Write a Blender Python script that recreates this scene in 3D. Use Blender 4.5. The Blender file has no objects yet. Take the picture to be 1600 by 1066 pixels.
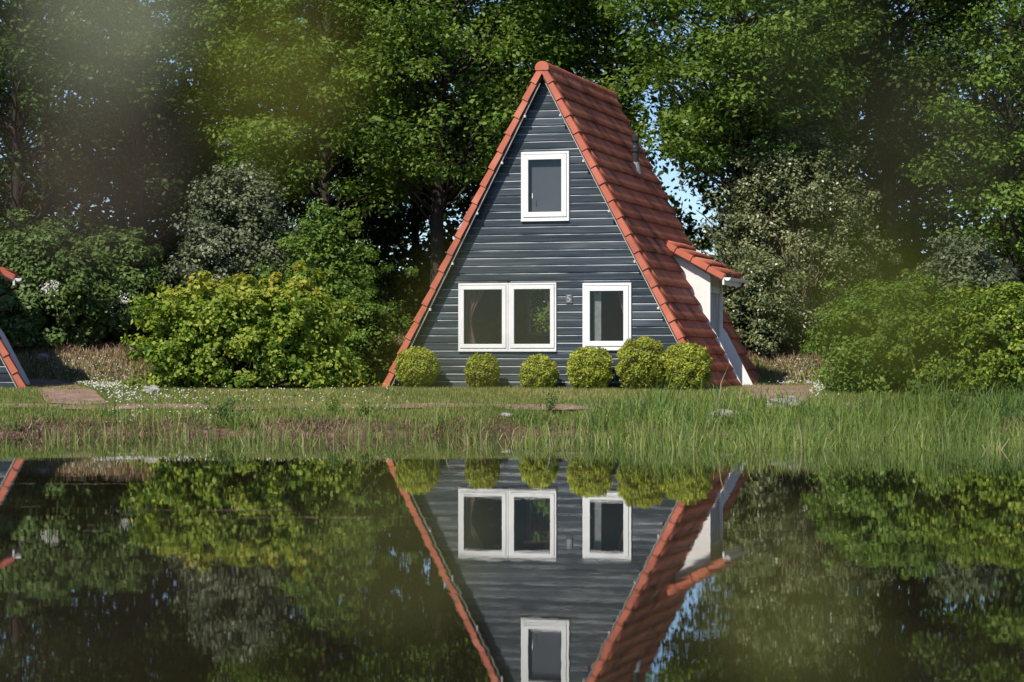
import bpy, bmesh, math, random
import numpy as np
from mathutils import Vector, Matrix

R = math.radians
scene = bpy.context.scene
COL = scene.collection
rng = np.random.default_rng(7)
random.seed(7)

# ------------------------------------------------------------------ camera, sky, sun, exposure
F = 3700.0                      # focal length in photograph pixels (photograph 1600 wide)
CAM_Z = 1.39                    # eye height above the pond
HORIZON = 555.0
cam_d = bpy.data.cameras.new('camera')
cam = bpy.data.objects.new('camera', cam_d); COL.objects.link(cam)
cam_d.sensor_width = 36.0
cam_d.lens = 36.0 * F / 1600.0
cam.location = (0, 0, CAM_Z)
cam.rotation_euler = (R(90) + math.atan(22 / F), 0, 0)
cam_d.clip_start = 0.05
cam_d.clip_end = 6000
cam_d.dof.use_dof = True
cam_d.dof.focus_distance = 50.0
cam_d.dof.aperture_fstop = 2.8
scene.camera = cam

SUN_TO = Vector((-0.621, -0.858, 1.15)).normalized()      # direction towards the sun
sun_el = math.asin(SUN_TO.z)
world = bpy.data.worlds.new('World'); scene.world = world
world.use_nodes = True
wn = world.node_tree
bg = wn.nodes['Background']
sky = wn.nodes.new('ShaderNodeTexSky')
sky.sky_type = 'NISHITA'; sky.sun_disc = False
sky.sun_elevation = sun_el
sky.sun_rotation = math.atan2(SUN_TO.x, SUN_TO.y)
sky.air_density = 0.75; sky.dust_density = 0.0; sky.ozone_density = 4.0
wn.links.new(sky.outputs[0], bg.inputs[0])
bg.inputs[1].default_value = 0.10
sun_d = bpy.data.lights.new('sun', 'SUN'); sun_d.energy = 4.2; sun_d.angle = R(0.53)
sun_d.color = (1.0, 0.915, 0.78)
sun = bpy.data.objects.new('sun', sun_d); COL.objects.link(sun)
sun.rotation_euler = (-SUN_TO).to_track_quat('-Z', 'Y').to_euler()
sun.location = (-20, -20, 40)
scene.view_settings.view_transform = 'Standard'
scene.view_settings.look = 'None'
scene.view_settings.exposure = 0.44
scene.view_settings.gamma = 1.0

# ------------------------------------------------------------------ helpers
def tag(o, label=None, cat=None, group=None, kind=None):
    if label: o['label'] = label
    if cat: o['category'] = cat
    if group: o['group'] = group
    if kind: o['kind'] = kind
    return o

def empty(name, loc=(0, 0, 0), rz=0.0):
    o = bpy.data.objects.new(name, None); COL.objects.link(o)
    o.location = loc; o.rotation_euler = (0, 0, rz)
    o.empty_display_size = 0.3
    return o

def link(name, me, mat=None, parent=None):
    o = bpy.data.objects.new(name, me); COL.objects.link(o)
    if mat is not None:
        for m in (mat if isinstance(mat, (list, tuple)) else [mat]):
            me.materials.append(m)
    if parent is not None: o.parent = parent
    return o

def np_mesh(name, V, F4=None, F3=None, attrs=None, mat_idx=None, smooth=False):
    me = bpy.data.meshes.new(name)
    V = np.ascontiguousarray(V, dtype=np.float32)
    n4 = 0 if F4 is None else len(F4); n3 = 0 if F3 is None else len(F3)
    me.vertices.add(len(V)); me.vertices.foreach_set('co', V.ravel())
    idx = []
    if n4: idx.append(np.asarray(F4, dtype=np.int32).ravel())
    if n3: idx.append(np.asarray(F3, dtype=np.int32).ravel())
    idx = np.concatenate(idx)
    me.loops.add(len(idx)); me.loops.foreach_set('vertex_index', idx)
    me.polygons.add(n4 + n3)
    tot = np.concatenate([np.full(n4, 4), np.full(n3, 3)]).astype(np.int32)
    st = np.concatenate([[0], np.cumsum(tot)[:-1]]).astype(np.int32)
    me.polygons.foreach_set('loop_start', st)
    me.polygons.foreach_set('loop_total', tot)
    if mat_idx is not None: me.polygons.foreach_set('material_index', np.asarray(mat_idx, dtype=np.int32))
    if smooth: me.polygons.foreach_set('use_smooth', np.ones(n4 + n3, dtype=bool))
    for k, a in (attrs or {}).items():
        at_ = me.attributes.new(k, 'FLOAT', 'POINT')
        at_.data.foreach_set('value', np.ascontiguousarray(a, dtype=np.float32))
    me.update(calc_edges=True)
    return me

class MB:
    """collects boxes, prisms and tubes, then links them as one mesh object"""
    def __init__(s): s.v = []; s.f = []; s.m = []
    def add(s, verts, faces, mi=0):
        b = len(s.v); s.v += [tuple(p) for p in verts]
        s.f += [tuple(b + i for i in f) for f in faces]; s.m += [mi] * len(faces)
        return s
    def box(s, x0, x1, y0, y1, z0, z1, mi=0):
        return s.add([(x0,y0,z0),(x1,y0,z0),(x1,y1,z0),(x0,y1,z0),(x0,y0,z1),(x1,y0,z1),(x1,y1,z1),(x0,y1,z1)],
                     [(0,3,2,1),(4,5,6,7),(0,1,5,4),(1,2,6,5),(2,3,7,6),(3,0,4,7)], mi)
    def prism_y(s, poly, y0, y1, mi=0):
        """poly is a list of (x, z), counter-clockwise seen from -y"""
        n = len(poly)
        vs = [(x, y0, z) for x, z in poly] + [(x, y1, z) for x, z in poly]
        fs = [tuple(range(n)), tuple(reversed(range(n, 2*n)))]
        fs += [(i, i + n, (i + 1) % n + n, (i + 1) % n) for i in range(n)]
        return s.add(vs, fs, mi)
    def tube(s, pts, rad, seg=8, mi=0, cap=True):
        pts = [Vector(p) for p in pts]
        rad = rad if isinstance(rad, (list, tuple)) else [rad] * len(pts)
        rings = []; vs = []; fs = []
        for i, p in enumerate(pts):
            d = (pts[min(i + 1, len(pts) - 1)] - pts[max(i - 1, 0)]).normalized()
            a = d.orthogonal().normalized() if i == 0 else (a0 - d * a0.dot(d)).normalized()
            a0 = a; b = d.cross(a)
            for k in range(seg):
                t = 2 * math.pi * k / seg
                vs.append(p + (a * math.cos(t) + b * math.sin(t)) * rad[i])
        for i in range(len(pts) - 1):
            for k in range(seg):
                fs.append((i*seg + k, i*seg + (k+1) % seg, (i+1)*seg + (k+1) % seg, (i+1)*seg + k))
        if cap:
            fs.append(tuple(reversed(range(seg)))); fs.append(tuple(range((len(pts)-1)*seg, len(pts)*seg)))
        return s.add(vs, fs, mi)
    def mesh(s, name, bevel=0.0, smooth=False):
        me = bpy.data.meshes.new(name); me.from_pydata(s.v, [], s.f)
        me.polygons.foreach_set('material_index', s.m)
        if bevel > 0:
            bm = bmesh.new(); bm.from_mesh(me)
            bmesh.ops.bevel(bm, geom=bm.edges[:], offset=bevel, segments=1, affect='EDGES', clamp_overlap=True)
            bm.to_mesh(me); bm.free()
        if smooth: me.polygons.foreach_set('use_smooth', [True] * len(me.polygons))
        me.update()
        return me
    def build(s, name, mat, parent=None, bevel=0.0, smooth=False):
        return link(name, s.mesh(name, bevel, smooth), mat, parent)

# ------------------------------------------------------------------ materials
def nmat(name):
    m = bpy.data.materials.new(name); m.use_nodes = True
    nt = m.node_tree; b = nt.nodes['Principled BSDF']
    return m, nt, b

def noise(nt, scale, detail=4.0, rough=0.55, vec=None, stretch=None, coord='Object'):
    n = nt.nodes.new('ShaderNodeTexNoise'); n.inputs['Scale'].default_value = scale
    n.inputs['Detail'].default_value = detail; n.inputs['Roughness'].default_value = rough
    tc = nt.nodes.new('ShaderNodeNewGeometry' if coord == 'World' else 'ShaderNodeTexCoord'); src = tc.outputs['Position' if coord == 'World' else coord]
    if stretch:
        mp = nt.nodes.new('ShaderNodeMapping'); mp.inputs['Scale'].default_value = stretch
        nt.links.new(src, mp.inputs[0]); src = mp.outputs[0]
    nt.links.new(src, n.inputs['Vector'])
    return n

def ramp(nt, fac, stops):
    r = nt.nodes.new('ShaderNodeValToRGB')
    el = r.color_ramp.elements
    while len(el) < len(stops): el.new(0.5)
    for e, (p, c) in zip(el, stops): e.position = p; e.color = (*c, 1)
    nt.links.new(fac, r.inputs[0])
    return r

def bump(nt, b, h, strength=0.3, dist=0.01):
    n = nt.nodes.new('ShaderNodeBump'); n.inputs['Strength'].default_value = strength
    n.inputs['Distance'].default_value = dist
    nt.links.new(h, n.inputs['Height']); nt.links.new(n.outputs[0], b.inputs['Normal'])

def simple(name, stops, scale=6, rough=0.6, bumpd=0.0, stretch=None, detail=5, spec=0.4, coord='Object', rnd=0.0):
    m, nt, b = nmat(name)
    n = noise(nt, scale, detail, stretch=stretch, coord=coord)
    fac = n.outputs['Fac']
    if rnd > 0:
        oi = nt.nodes.new('ShaderNodeObjectInfo')
        mm = nt.nodes.new('ShaderNodeMath'); mm.operation = 'MULTIPLY_ADD'
        nt.links.new(oi.outputs['Random'], mm.inputs[0]); mm.inputs[1].default_value = rnd
        sb = nt.nodes.new('ShaderNodeMath'); sb.operation = 'SUBTRACT'; nt.links.new(fac, sb.inputs[0]); sb.inputs[1].default_value = rnd / 2
        nt.links.new(sb.outputs[0], mm.inputs[2]); fac = mm.outputs[0]
    r = ramp(nt, fac, stops)
    nt.links.new(r.outputs[0], b.inputs['Base Color'])
    b.inputs['Roughness'].default_value = rough
    b.inputs['Specular IOR Level'].default_value = spec
    if bumpd: bump(nt, b, n.outputs['Fac'], 0.6, bumpd)
    return m

def leaf_mat(name, stops, transl=0.3, rough=0.5, spec=0.25):
    """leaf colour varies from leaf to leaf by the mesh attribute 'var'"""
    m, nt, b = nmat(name)
    a = nt.nodes.new('ShaderNodeAttribute'); a.attribute_name = 'var'
    r = ramp(nt, a.outputs['Fac'], stops)
    nt.links.new(r.outputs[0], b.inputs['Base Color'])
    b.inputs['Roughness'].default_value = rough
    b.inputs['Specular IOR Level'].default_value = spec
    t = nt.nodes.new('ShaderNodeBsdfTranslucent')
    hs = nt.nodes.new('ShaderNodeHueSaturation'); hs.inputs['Saturation'].default_value = 1.1; hs.inputs['Value'].default_value = 1.15
    nt.links.new(r.outputs[0], hs.inputs['Color']); nt.links.new(hs.outputs[0], t.inputs['Color'])
    mx = nt.nodes.new('ShaderNodeMixShader'); mx.inputs[0].default_value = transl
    nt.links.new(b.outputs[0], mx.inputs[1]); nt.links.new(t.outputs[0], mx.inputs[2])
    nt.links.new(mx.outputs[0], nt.nodes['Material Output'].inputs['Surface'])
    return m

M = {}
M['tile'] = simple('roof_tile_red', [(0.2, (0.17, 0.068, 0.042)), (0.36, (0.40, 0.110, 0.062)), (0.55, (0.54, 0.150, 0.080)), (0.75, (0.60, 0.20, 0.115)), (0.9, (0.38, 0.24, 0.17))], 1.6, 0.65, 0.002, rnd=0.40, coord='World', detail=8)
M['verge'] = simple('verge_tile_red', [(0.2, (0.28, 0.085, 0.055)), (0.4, (0.44, 0.115, 0.066)), (0.6, (0.52, 0.145, 0.085)), (0.85, (0.55, 0.22, 0.14))], 2.2, 0.55, 0.001, rnd=0.25, coord='World', detail=8)
M['paint'] = simple('navy_board_paint', [(0.25, (0.014, 0.021, 0.029)), (0.45, (0.029, 0.041, 0.054)), (0.62, (0.052, 0.068, 0.086)), (0.78, (0.10, 0.12, 0.138)), (0.92, (0.20, 0.22, 0.23))], 7, 0.42, 0.0015, stretch=(0.13, 1, 2.6), detail=9, rnd=0.24)
M['ledge'] = simple('board_edge_highlight', [(0.30, (0.05, 0.065, 0.08)), (0.42, (0.22, 0.25, 0.265)), (0.55, (0.44, 0.47, 0.48)), (0.75, (0.62, 0.63, 0.63))], 6, 0.4, 0.0, stretch=(0.22, 1, 1.4), detail=8, rnd=0.2)  # pale bevel colour paints in the bright sunlit line along each board
M['white'] = simple('white_paint', [(0.3, (0.74, 0.74, 0.74)), (0.6, (0.83, 0.825, 0.82))], 3, 0.4, 0.0004)
M['oldwhite'] = simple('weathered_white_wood', [(0.3, (0.42, 0.42, 0.41)), (0.6, (0.66, 0.66, 0.64)), (0.8, (0.74, 0.73, 0.71))], 5, 0.6, 0.001, stretch=(1, 1, 0.2))
M['door'] = simple('grey_door_boards', [(0.3, (0.30, 0.30, 0.30)), (0.7, (0.52, 0.52, 0.51))], 6, 0.5, 0.001, stretch=(1, 1, 0.15))
M['wood'] = simple('dark_stained_wood', [(0.3, (0.035, 0.024, 0.018)), (0.7, (0.08, 0.055, 0.04))], 6, 0.6, 0.001, stretch=(1, 0.2, 1))
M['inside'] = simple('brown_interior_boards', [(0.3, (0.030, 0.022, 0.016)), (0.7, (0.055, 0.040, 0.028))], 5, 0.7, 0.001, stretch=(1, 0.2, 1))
M['blind'] = simple('grey_roller_blind', [(0.3, (0.105, 0.11, 0.14)), (0.7, (0.12, 0.125, 0.155))], 3, 0.8, 0)
M['curtain'] = simple('pale_red_curtain', [(0.3, (0.16, 0.085, 0.07)), (0.7, (0.24, 0.14, 0.12))], 8, 0.85, 0, stretch=(3, 3, 0.2))
M['flue'] = simple('dark_grey_metal', [(0.3, (0.022, 0.021, 0.025)), (0.7, (0.045, 0.044, 0.05))], 10, 0.5, 0.0005, spec=0.3)
M['lead'] = simple('lead_sheet', [(0.3, (0.20, 0.205, 0.22)), (0.7, (0.33, 0.335, 0.35))], 8, 0.5, 0.001)
M['plate'] = simple('grey_number_plate', [(0.3, (0.10, 0.11, 0.12)), (0.7, (0.15, 0.16, 0.17))], 20, 0.4)
M['digit'] = simple('pale_digit', [(0.3, (0.40, 0.41, 0.42)), (0.7, (0.5, 0.5, 0.51))], 20, 0.4)
M['bark'] = simple('brown_bark', [(0.3, (0.018, 0.013, 0.010)), (0.6, (0.042, 0.030, 0.023)), (0.8, (0.075, 0.056, 0.044))], 5, 0.85, 0.02, stretch=(1, 1, 0.25))
M['palebark'] = simple('pale_brown_bark', [(0.3, (0.12, 0.085, 0.065)), (0.7, (0.26, 0.19, 0.145))], 6, 0.85, 0.01, stretch=(1, 1, 0.25))
M['stone'] = simple('pale_boulder_stone', [(0.3, (0.14, 0.13, 0.115)), (0.5, (0.28, 0.265, 0.245)), (0.75, (0.42, 0.40, 0.38))], 7, 0.8, 0.02, detail=8)

def glass_mat():
    m, nt, b = nmat('window_glass')
    tr = nt.nodes.new('ShaderNodeBsdfTransparent'); tr.inputs[0].default_value = (0.88, 0.90, 0.89, 1)
    gl = nt.nodes.new('ShaderNodeBsdfGlossy'); gl.inputs['Roughness'].default_value = 0.015
    fr = nt.nodes.new('ShaderNodeFresnel'); fr.inputs[0].default_value = 1.45
    n = noise(nt, 1.2, 2); bp = nt.nodes.new('ShaderNodeBump'); bp.inputs['Strength'].default_value = 0.05; bp.inputs['Distance'].default_value = 0.01
    nt.links.new(n.outputs['Fac'], bp.inputs['Height']); nt.links.new(bp.outputs[0], gl.inputs['Normal'])
    mx = nt.nodes.new('ShaderNodeMixShader')
    ge = nt.nodes.new('ShaderNodeNewGeometry'); fb = nt.nodes.new('ShaderNodeMath'); fb.operation = 'SUBTRACT'; fb.use_clamp = True   # the outer face reflects, the inner one lets light through
    nt.links.new(fr.outputs[0], fb.inputs[0]); nt.links.new(ge.outputs['Backfacing'], fb.inputs[1])
    nt.links.new(fb.outputs[0], mx.inputs[0]); nt.links.new(tr.outputs[0], mx.inputs[1]); nt.links.new(gl.outputs[0], mx.inputs[2])
    nt.links.new(mx.outputs[0], nt.nodes['Material Output'].inputs['Surface'])
    return m
M['glass'] = glass_mat()

M['oak'] = leaf_mat('leaf_mid_green', [(0.0, (0.065, 0.125, 0.022)), (0.5, (0.140, 0.230, 0.038)), (1.0, (0.24, 0.33, 0.065))], 0.4)
M['deep'] = leaf_mat('leaf_shaded_green', [(0.0, (0.026, 0.048, 0.013)), (0.5, (0.046, 0.081, 0.019)), (0.85, (0.083, 0.128, 0.030)), (1.0, (0.128, 0.180, 0.041))], 0.3)  # darker green that carries the shade of the unlit trees in its colour
M['grey'] = leaf_mat('leaf_grey_green', [(0.0, (0.060, 0.085, 0.038)), (0.5, (0.125, 0.155, 0.078)), (0.85, (0.20, 0.225, 0.13)), (1.0, (0.28, 0.30, 0.20))], 0.2, 0.45, 0.4)
M['holly'] = leaf_mat('leaf_glossy_olive', [(0.0, (0.075, 0.105, 0.040)), (0.5, (0.175, 0.205, 0.085)), (0.85, (0.29, 0.31, 0.15)), (1.0, (0.38, 0.38, 0.22))], 0.2, 0.35, 0.5)
M['fresh'] = leaf_mat('leaf_fresh_green', [(0.0, (0.072, 0.137, 0.023)), (0.5, (0.137, 0.234, 0.039)), (1.0, (0.227, 0.325, 0.065))], 0.35)
M['elder'] = leaf_mat('leaf_elder_green', [(0.0, (0.060, 0.110, 0.030)), (0.5, (0.115, 0.190, 0.050)), (1.0, (0.19, 0.27, 0.085))], 0.3)
M['beech'] = leaf_mat('leaf_yellow_green', [(0.0, (0.065, 0.125, 0.016)), (0.35, (0.155, 0.245, 0.030)), (0.7, (0.30, 0.385, 0.052)), (1.0, (0.48, 0.51, 0.090))], 0.4)
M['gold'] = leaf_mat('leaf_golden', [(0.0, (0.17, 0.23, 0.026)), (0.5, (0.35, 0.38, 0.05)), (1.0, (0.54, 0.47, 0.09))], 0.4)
M['yew'] = leaf_mat('leaf_golden_conifer', [(0.0, (0.14, 0.075, 0.028)), (0.16, (0.160, 0.180, 0.023)), (0.5, (0.355, 0.405, 0.055)), (0.85, (0.53, 0.57, 0.10)), (1.0, (0.64, 0.63, 0.16))], 0.35)
M['lawn'] = leaf_mat('lawn_blade', [(0.0, (0.103, 0.149, 0.034)), (0.4, (0.218, 0.259, 0.069)), (0.7, (0.345, 0.333, 0.115)), (1.0, (0.529, 0.414, 0.207))], 0.3)
M['reed'] = leaf_mat('reed_blade', [(0.0, (0.101, 0.185, 0.067)), (0.35, (0.185, 0.286, 0.062)), (0.65, (0.291, 0.364, 0.084)), (0.87, (0.426, 0.414, 0.168)), (1.0, (0.627, 0.538, 0.336))], 0.4)
M['dead'] = leaf_mat('dead_stem', [(0.0, (0.112, 0.067, 0.049)), (0.5, (0.266, 0.168, 0.123)), (1.0, (0.504, 0.364, 0.266))], 0.15)
M['nearleaf'] = leaf_mat('leaf_dull_olive', [(0.0, (0.080, 0.098, 0.012)), (0.5, (0.110, 0.122, 0.016)), (1.0, (0.15, 0.15, 0.022))], 0.3)
M['nearbrown'] = leaf_mat('leaf_dull_brown', [(0.0, (0.060, 0.045, 0.030)), (1.0, (0.09, 0.068, 0.042))], 0.2)
M['neardark'] = leaf_mat('leaf_dark_olive', [(0.0, (0.036, 0.042, 0.014)), (1.0, (0.055, 0.055, 0.018))], 0.2)
M['nearpale'] = leaf_mat('leaf_pale_grey', [(0.0, (0.20, 0.22, 0.14)), (1.0, (0.25, 0.27, 0.18))], 0.25)  # lighter and greyer than the other near leaves
M['petal'] = leaf_mat('white_petal', [(0.0, (0.62, 0.62, 0.58)), (1.0, (0.80, 0.80, 0.77))], 0.2)
M['yellow'] = leaf_mat('yellow_petal', [(0.0, (0.55, 0.40, 0.02)), (1.0, (0.70, 0.52, 0.03))], 0.2)

def ground_mat():
    m, nt, b = nmat('grassy_soil')
    n1 = noise(nt, 0.55, 6); n2 = noise(nt, 9, 6)
    g = ramp(nt, n2.outputs['Fac'], [(0.3, (0.045, 0.062, 0.018)), (0.55, (0.095, 0.115, 0.035)), (0.75, (0.16, 0.15, 0.065))])
    s = ramp(nt, n2.outputs['Fac'], [(0.3, (0.060, 0.036, 0.026)), (0.55, (0.135, 0.085, 0.062)), (0.75, (0.25, 0.17, 0.125))])
    a = nt.nodes.new('ShaderNodeAttribute'); a.attribute_name = 'soil'
    ad = nt.nodes.new('ShaderNodeMath'); ad.operation = 'MULTIPLY_ADD'; ad.use_clamp = True
    nt.links.new(n1.outputs['Fac'], ad.inputs[0]); ad.inputs[1].default_value = 0.9
    sb = nt.nodes.new('ShaderNodeMath'); sb.operation = 'MULTIPLY_ADD'
    nt.links.new(a.outputs['Fac'], sb.inputs[0]); sb.inputs[1].default_value = 1.6; sb.inputs[2].default_value = -0.62
    nt.links.new(sb.outputs[0], ad.inputs[2])
    mx = nt.nodes.new('ShaderNodeMix'); mx.data_type = 'RGBA'
    nt.links.new(ad.outputs[0], mx.inputs[0]); nt.links.new(g.outputs[0], mx.inputs[6]); nt.links.new(s.outputs[0], mx.inputs[7])
    nt.links.new(mx.outputs[2], b.inputs['Base Color'])
    b.inputs['Roughness'].default_value = 0.95; b.inputs['Specular IOR Level'].default_value = 0.1
    bump(nt, b, n2.outputs['Fac'], 0.8, 0.05)
    return m
M['ground'] = ground_mat()

def water_mat():
    m, nt, b = nmat('pond_water')
    n0 = noise(nt, 0.25, 3, coord='Object')
    c = ramp(nt, n0.outputs['Fac'], [(0.35, (0.012, 0.011, 0.006)), (0.7, (0.028, 0.025, 0.012))])
    nt.links.new(c.outputs[0], b.inputs['Base Color'])
    b.inputs['Roughness'].default_value = 0.0
    b.inputs['IOR'].default_value = 1.333
    b.inputs['Specular IOR Level'].default_value = 0.5
    n1 = noise(nt, 1.1, 3, 0.5, stretch=(1, 1, 1)); n2 = noise(nt, 7.0, 3, 0.5)
    ad = nt.nodes.new('ShaderNodeMath'); ad.operation = 'MULTIPLY_ADD'
    nt.links.new(n2.outputs['Fac'], ad.inputs[0]); ad.inputs[1].default_value = 0.16
    nt.links.new(n1.outputs['Fac'], ad.inputs[2])
    bump(nt, b, ad.outputs[0], 1.0, 0.00075)
    return m
M['water'] = water_mat()

def paver_mat():
    m, nt, b = nmat('worn_brick_paving')
    tc = nt.nodes.new('ShaderNodeTexCoord')
    br = nt.nodes.new('ShaderNodeTexBrick'); br.inputs['Scale'].default_value = 1.0
    br.inputs['Brick Width'].default_value = 0.21; br.inputs['Row Height'].default_value = 0.105; br.inputs['Mortar Size'].default_value = 0.006
    br.inputs['Color1'].default_value = (0.30, 0.175, 0.14, 1); br.inputs['Color2'].default_value = (0.40, 0.26, 0.215, 1)
    br.inputs['Mortar'].default_value = (0.12, 0.11, 0.075, 1)
    nt.links.new(tc.outputs['Object'], br.inputs['Vector'])
    n = noise(nt, 1.7, 7); r = ramp(nt, n.outputs['Fac'], [(0.35, (0.62, 0.62, 0.60)), (0.65, (1.0, 0.98, 0.96))])
    mx = nt.nodes.new('ShaderNodeMix'); mx.data_type = 'RGBA'; mx.blend_type = 'MULTIPLY'; mx.inputs[0].default_value = 1
    nt.links.new(br.outputs['Color'], mx.inputs[6]); nt.links.new(r.outputs[0], mx.inputs[7])
    nt.links.new(mx.outputs[2], b.inputs['Base Color']); b.inputs['Roughness'].default_value = 0.9
    bump(nt, b, br.outputs['Fac'], -0.5, 0.01)
    return m
M['paver'] = paver_mat()

# ------------------------------------------------------------------ terrain
def sstep(a, b, x):
    t = np.clip((x - a) / (b - a), 0, 1); return t * t * (3 - 2 * t)

def wob(x, y, s=1.0):
    return (np.sin(x * 0.9 * s + 1.3) * np.cos(y * 0.7 * s + 0.4) + 0.5 * np.sin(x * 2.3 * s + y * 1.1 * s) + 0.3 * np.cos(x * 4.1 * s - y * 3.3 * s + 2.0)) / 1.8

def shore(x):
    return 41.4 + 0.30 * np.sin(x * 0.8 + 0.5) + 0.18 * np.sin(x * 2.3) + 0.12 * np.sin(x * 6.1 + 1.0)

def gz(x, y):
    x = np.asarray(x, dtype=float); y = np.asarray(y, dtype=float)
    d = y - shore(x)
    far = np.interp(d, [-6, -1.2, -0.15, 0.2, 0.5, 0.8, 2.2, 6.7, 12.6, 18.6, 60, 2000], [-1.3, -0.6, -0.10, 0.11, 0.19, 0.23, 0.40, 0.65, 0.70, 1.75, 2.0, 2.0])
    # flat pads for the cottages
    near = np.interp(y, [-2000, -6, 1.2, 2.2, 4.0, 9.0], [0.9, 0.8, 0.45, 0.1, -0.5, -1.3])
    z = np.where(y > 20, far, near)
    side = sstep(55, 62, np.abs(x))
    z = z * (1 - side) + np.maximum(z, 0.5) * side
    rough = np.where(y > 20, sstep(-1.0, 0.6, d), sstep(2.5, 0.5, y))
    amp = 0.03 + 0.04 * sstep(12.5, 18.5, d) + 0.05 * (sstep(-0.6, 0.2, d) * (1 - sstep(0.8, 2.0, d)))
    z = z + rough * amp * wob(x, y, 1.0) * (1 - sstep(45.5, 46.5, y) * (1 - sstep(56, 57, y)) * 0.9)
    return z

xs = np.concatenate([[-2500, -900, -300, -120, -70, -62, -58, -54, -40], np.arange(-30, 30.01, 0.22), [40, 54, 58, 62, 70, 120, 300, 900, 2500]])
ys = np.concatenate([[-2500, -800, -200, -60, -20, -6, -2], np.arange(0, 5, 0.5), [6, 9, 14, 20.5, 26, 31, 35, 38.5], np.arange(40, 43.8, 0.1), np.arange(43.8, 64, 0.4), [66, 70, 76, 84, 100, 140, 300, 900, 2500]])
XX, YY = np.meshgrid(xs, ys)
ZZ = gz(XX, YY)
V = np.stack([XX, YY, ZZ], -1).reshape(-1, 3)
nx, ny = len(xs), len(ys)
ii = (np.arange(ny - 1)[:, None] * nx + np.arange(nx - 1)[None, :]).ravel()
quads = np.stack([ii, ii + 1, ii + nx + 1, ii + nx], -1)
dS = (YY - shore(XX)).ravel()
soil = (1 - sstep(0.4, 1.3, dS)) * sstep(-3, -0.5, dS) + 0.75 * sstep(12.6, 14.4, dS)
soil = np.clip(soil - 0.35 * sstep(-2, 3, XX.ravel()) * (dS < 3), 0, 1)
ground = link('ground', np_mesh('ground', V, quads, attrs={'soil': soil}, smooth=True), M['ground'])
tag(ground, 'grassy bank and lawn running from the pond back under the trees', kind='structure')

wv = np.array([[-75, 1.0, 0], [75, 1.0, 0], [75, 43.3, 0], [-75, 43.3, 0]])
water = link('water', np_mesh('water', wv, [[0, 1, 2, 3]]), M['water'])
tag(water, 'still dark pond mirroring the cottage and trees', kind='structure')

def strip(name, pts, label, lift=0.018, seg=40):
    """a paved strip following the ground; pts = [(left xy, right xy), ...]"""
    L = np.array([p[0] for p in pts], float); Rr = np.array([p[1] for p in pts], float)
    t = np.linspace(0, len(pts) - 1, seg * (len(pts) - 1) + 1); k = np.arange(len(pts))
    li = np.stack([np.interp(t, k, L[:, i]) for i in (0, 1)], -1); ri = np.stack([np.interp(t, k, Rr[:, i]) for i in (0, 1)], -1)
    rows = []
    W = 6
    for j in range(W + 1):
        f = j / W; p = li * (1 - f) + ri * f
        rows.append(np.concatenate([p, (gz(p[:, 0], p[:, 1]) + lift)[:, None]], 1))
    V = np.stack(rows, 1).reshape(-1, 3); n = len(t); w = W + 1
    a = (np.arange(n - 1)[:, None] * w + np.arange(W)[None, :]).ravel()
    o = link(name, np_mesh(name, V, np.stack([a, a + 1, a + w + 1, a + w], -1), smooth=True), M['paver'])
    tag(o, label, kind='structure')
    return o
PATHS = []
def path_poly(pts): PATHS.append(pts)
main_path = [((-30, 44.6), (-30, 43.6)), ((0, 44.55), (0, 43.55)), ((30, 44.7), (30, 43.7))]
left_path = [((-8.75, 44.62), (-7.6, 44.62)), ((-11.3, 54.5), (-10.1, 54.5))]
right_path = [((4.5, 44.66), (5.6, 44.66)), ((4.95, 51.0), (6.6, 51.0)), ((4.95, 53.0), (7.1, 53.0))]
strip('path', main_path, 'worn brick footpath along the bank in front of the cottage')
strip('path', left_path, 'brick path leading towards the neighbouring cottage', 0.023)
strip('path', right_path, 'brick path leading to the side door of the cottage', 0.023)

def on_path(x, y):
    m = (y > 43.68) & (y < 44.45) & (wob(x, y, 0.6) + 0.5 * wob(x, y, 2.2) > -0.35)
    f = np.clip((y - 44.9) / (54.5 - 44.9), 0, 1)
    m |= (y > 44.5) & (y < 54.4) & (x > -8.7 - 2.55 * f) & (x < -7.65 - 2.5 * f)
    f2 = np.clip((y - 44.9) / 6.1, 0, 1)
    m |= (y > 44.5) & (y < 53) & (x > 4.55 + 0.45 * f2) & (x < 5.55 + 1.0 * f2)
    return m

# ------------------------------------------------------------------ cottage
PITCH_H, HALF, LEN = 6.85, 3.55, 6.0
TAN = PITCH_H / HALF
ANG = math.atan(TAN)
SLOPE = math.hypot(PITCH_H, HALF)
ROWS = 19
EXPO = SLOPE / ROWS
VERGE = 0.13
NCOL = 13
COLW = (LEN - 2 * VERGE) / NCOL
DORM_T0, DORM_T1 = VERGE + 7 * COLW, VERGE + 10 * COLW

def tile_mesh(length, width=COLW, waves=2, amp=0.058, thick=0.045, lift=0.085):
    """one ribbed roof tile: x across, y up the slope from its lower lip, z out of the roof"""
    prof = [(0.0, 0.0), (0.13, 0.0), (0.23, 1.0), (0.50, 1.08), (0.77, 1.0), (0.87, 0.0)]
    pr = [((w + a) / waves, z) for w in range(waves) for a, z in prof] + [(1.0, 0.0)]
    n = len(pr) - 1
    V = []; Fq = []
    for y, zl in ((0.0, lift), (length, 0.006)):
        for f, z in pr: V.append((width * (f - 0.5), y, zl + amp * z))
    for i in range(n + 1):                       # the lip, seen from below
        x, y, z = V[i]; V.append((x, y + 0.004, z - thick))
    for i in range(n):
        Fq.append((i, i + 1, n + 1 + i + 1, n + 1 + i))
        Fq.append((2 * (n + 1) + i, 2 * (n + 1) + i + 1, i + 1, i))
    me = np_mesh('tile', np.array(V), Fq)
    me.materials.append(M['tile'])
    return me
TILE = tile_mesh(EXPO * 1.08)
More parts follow.
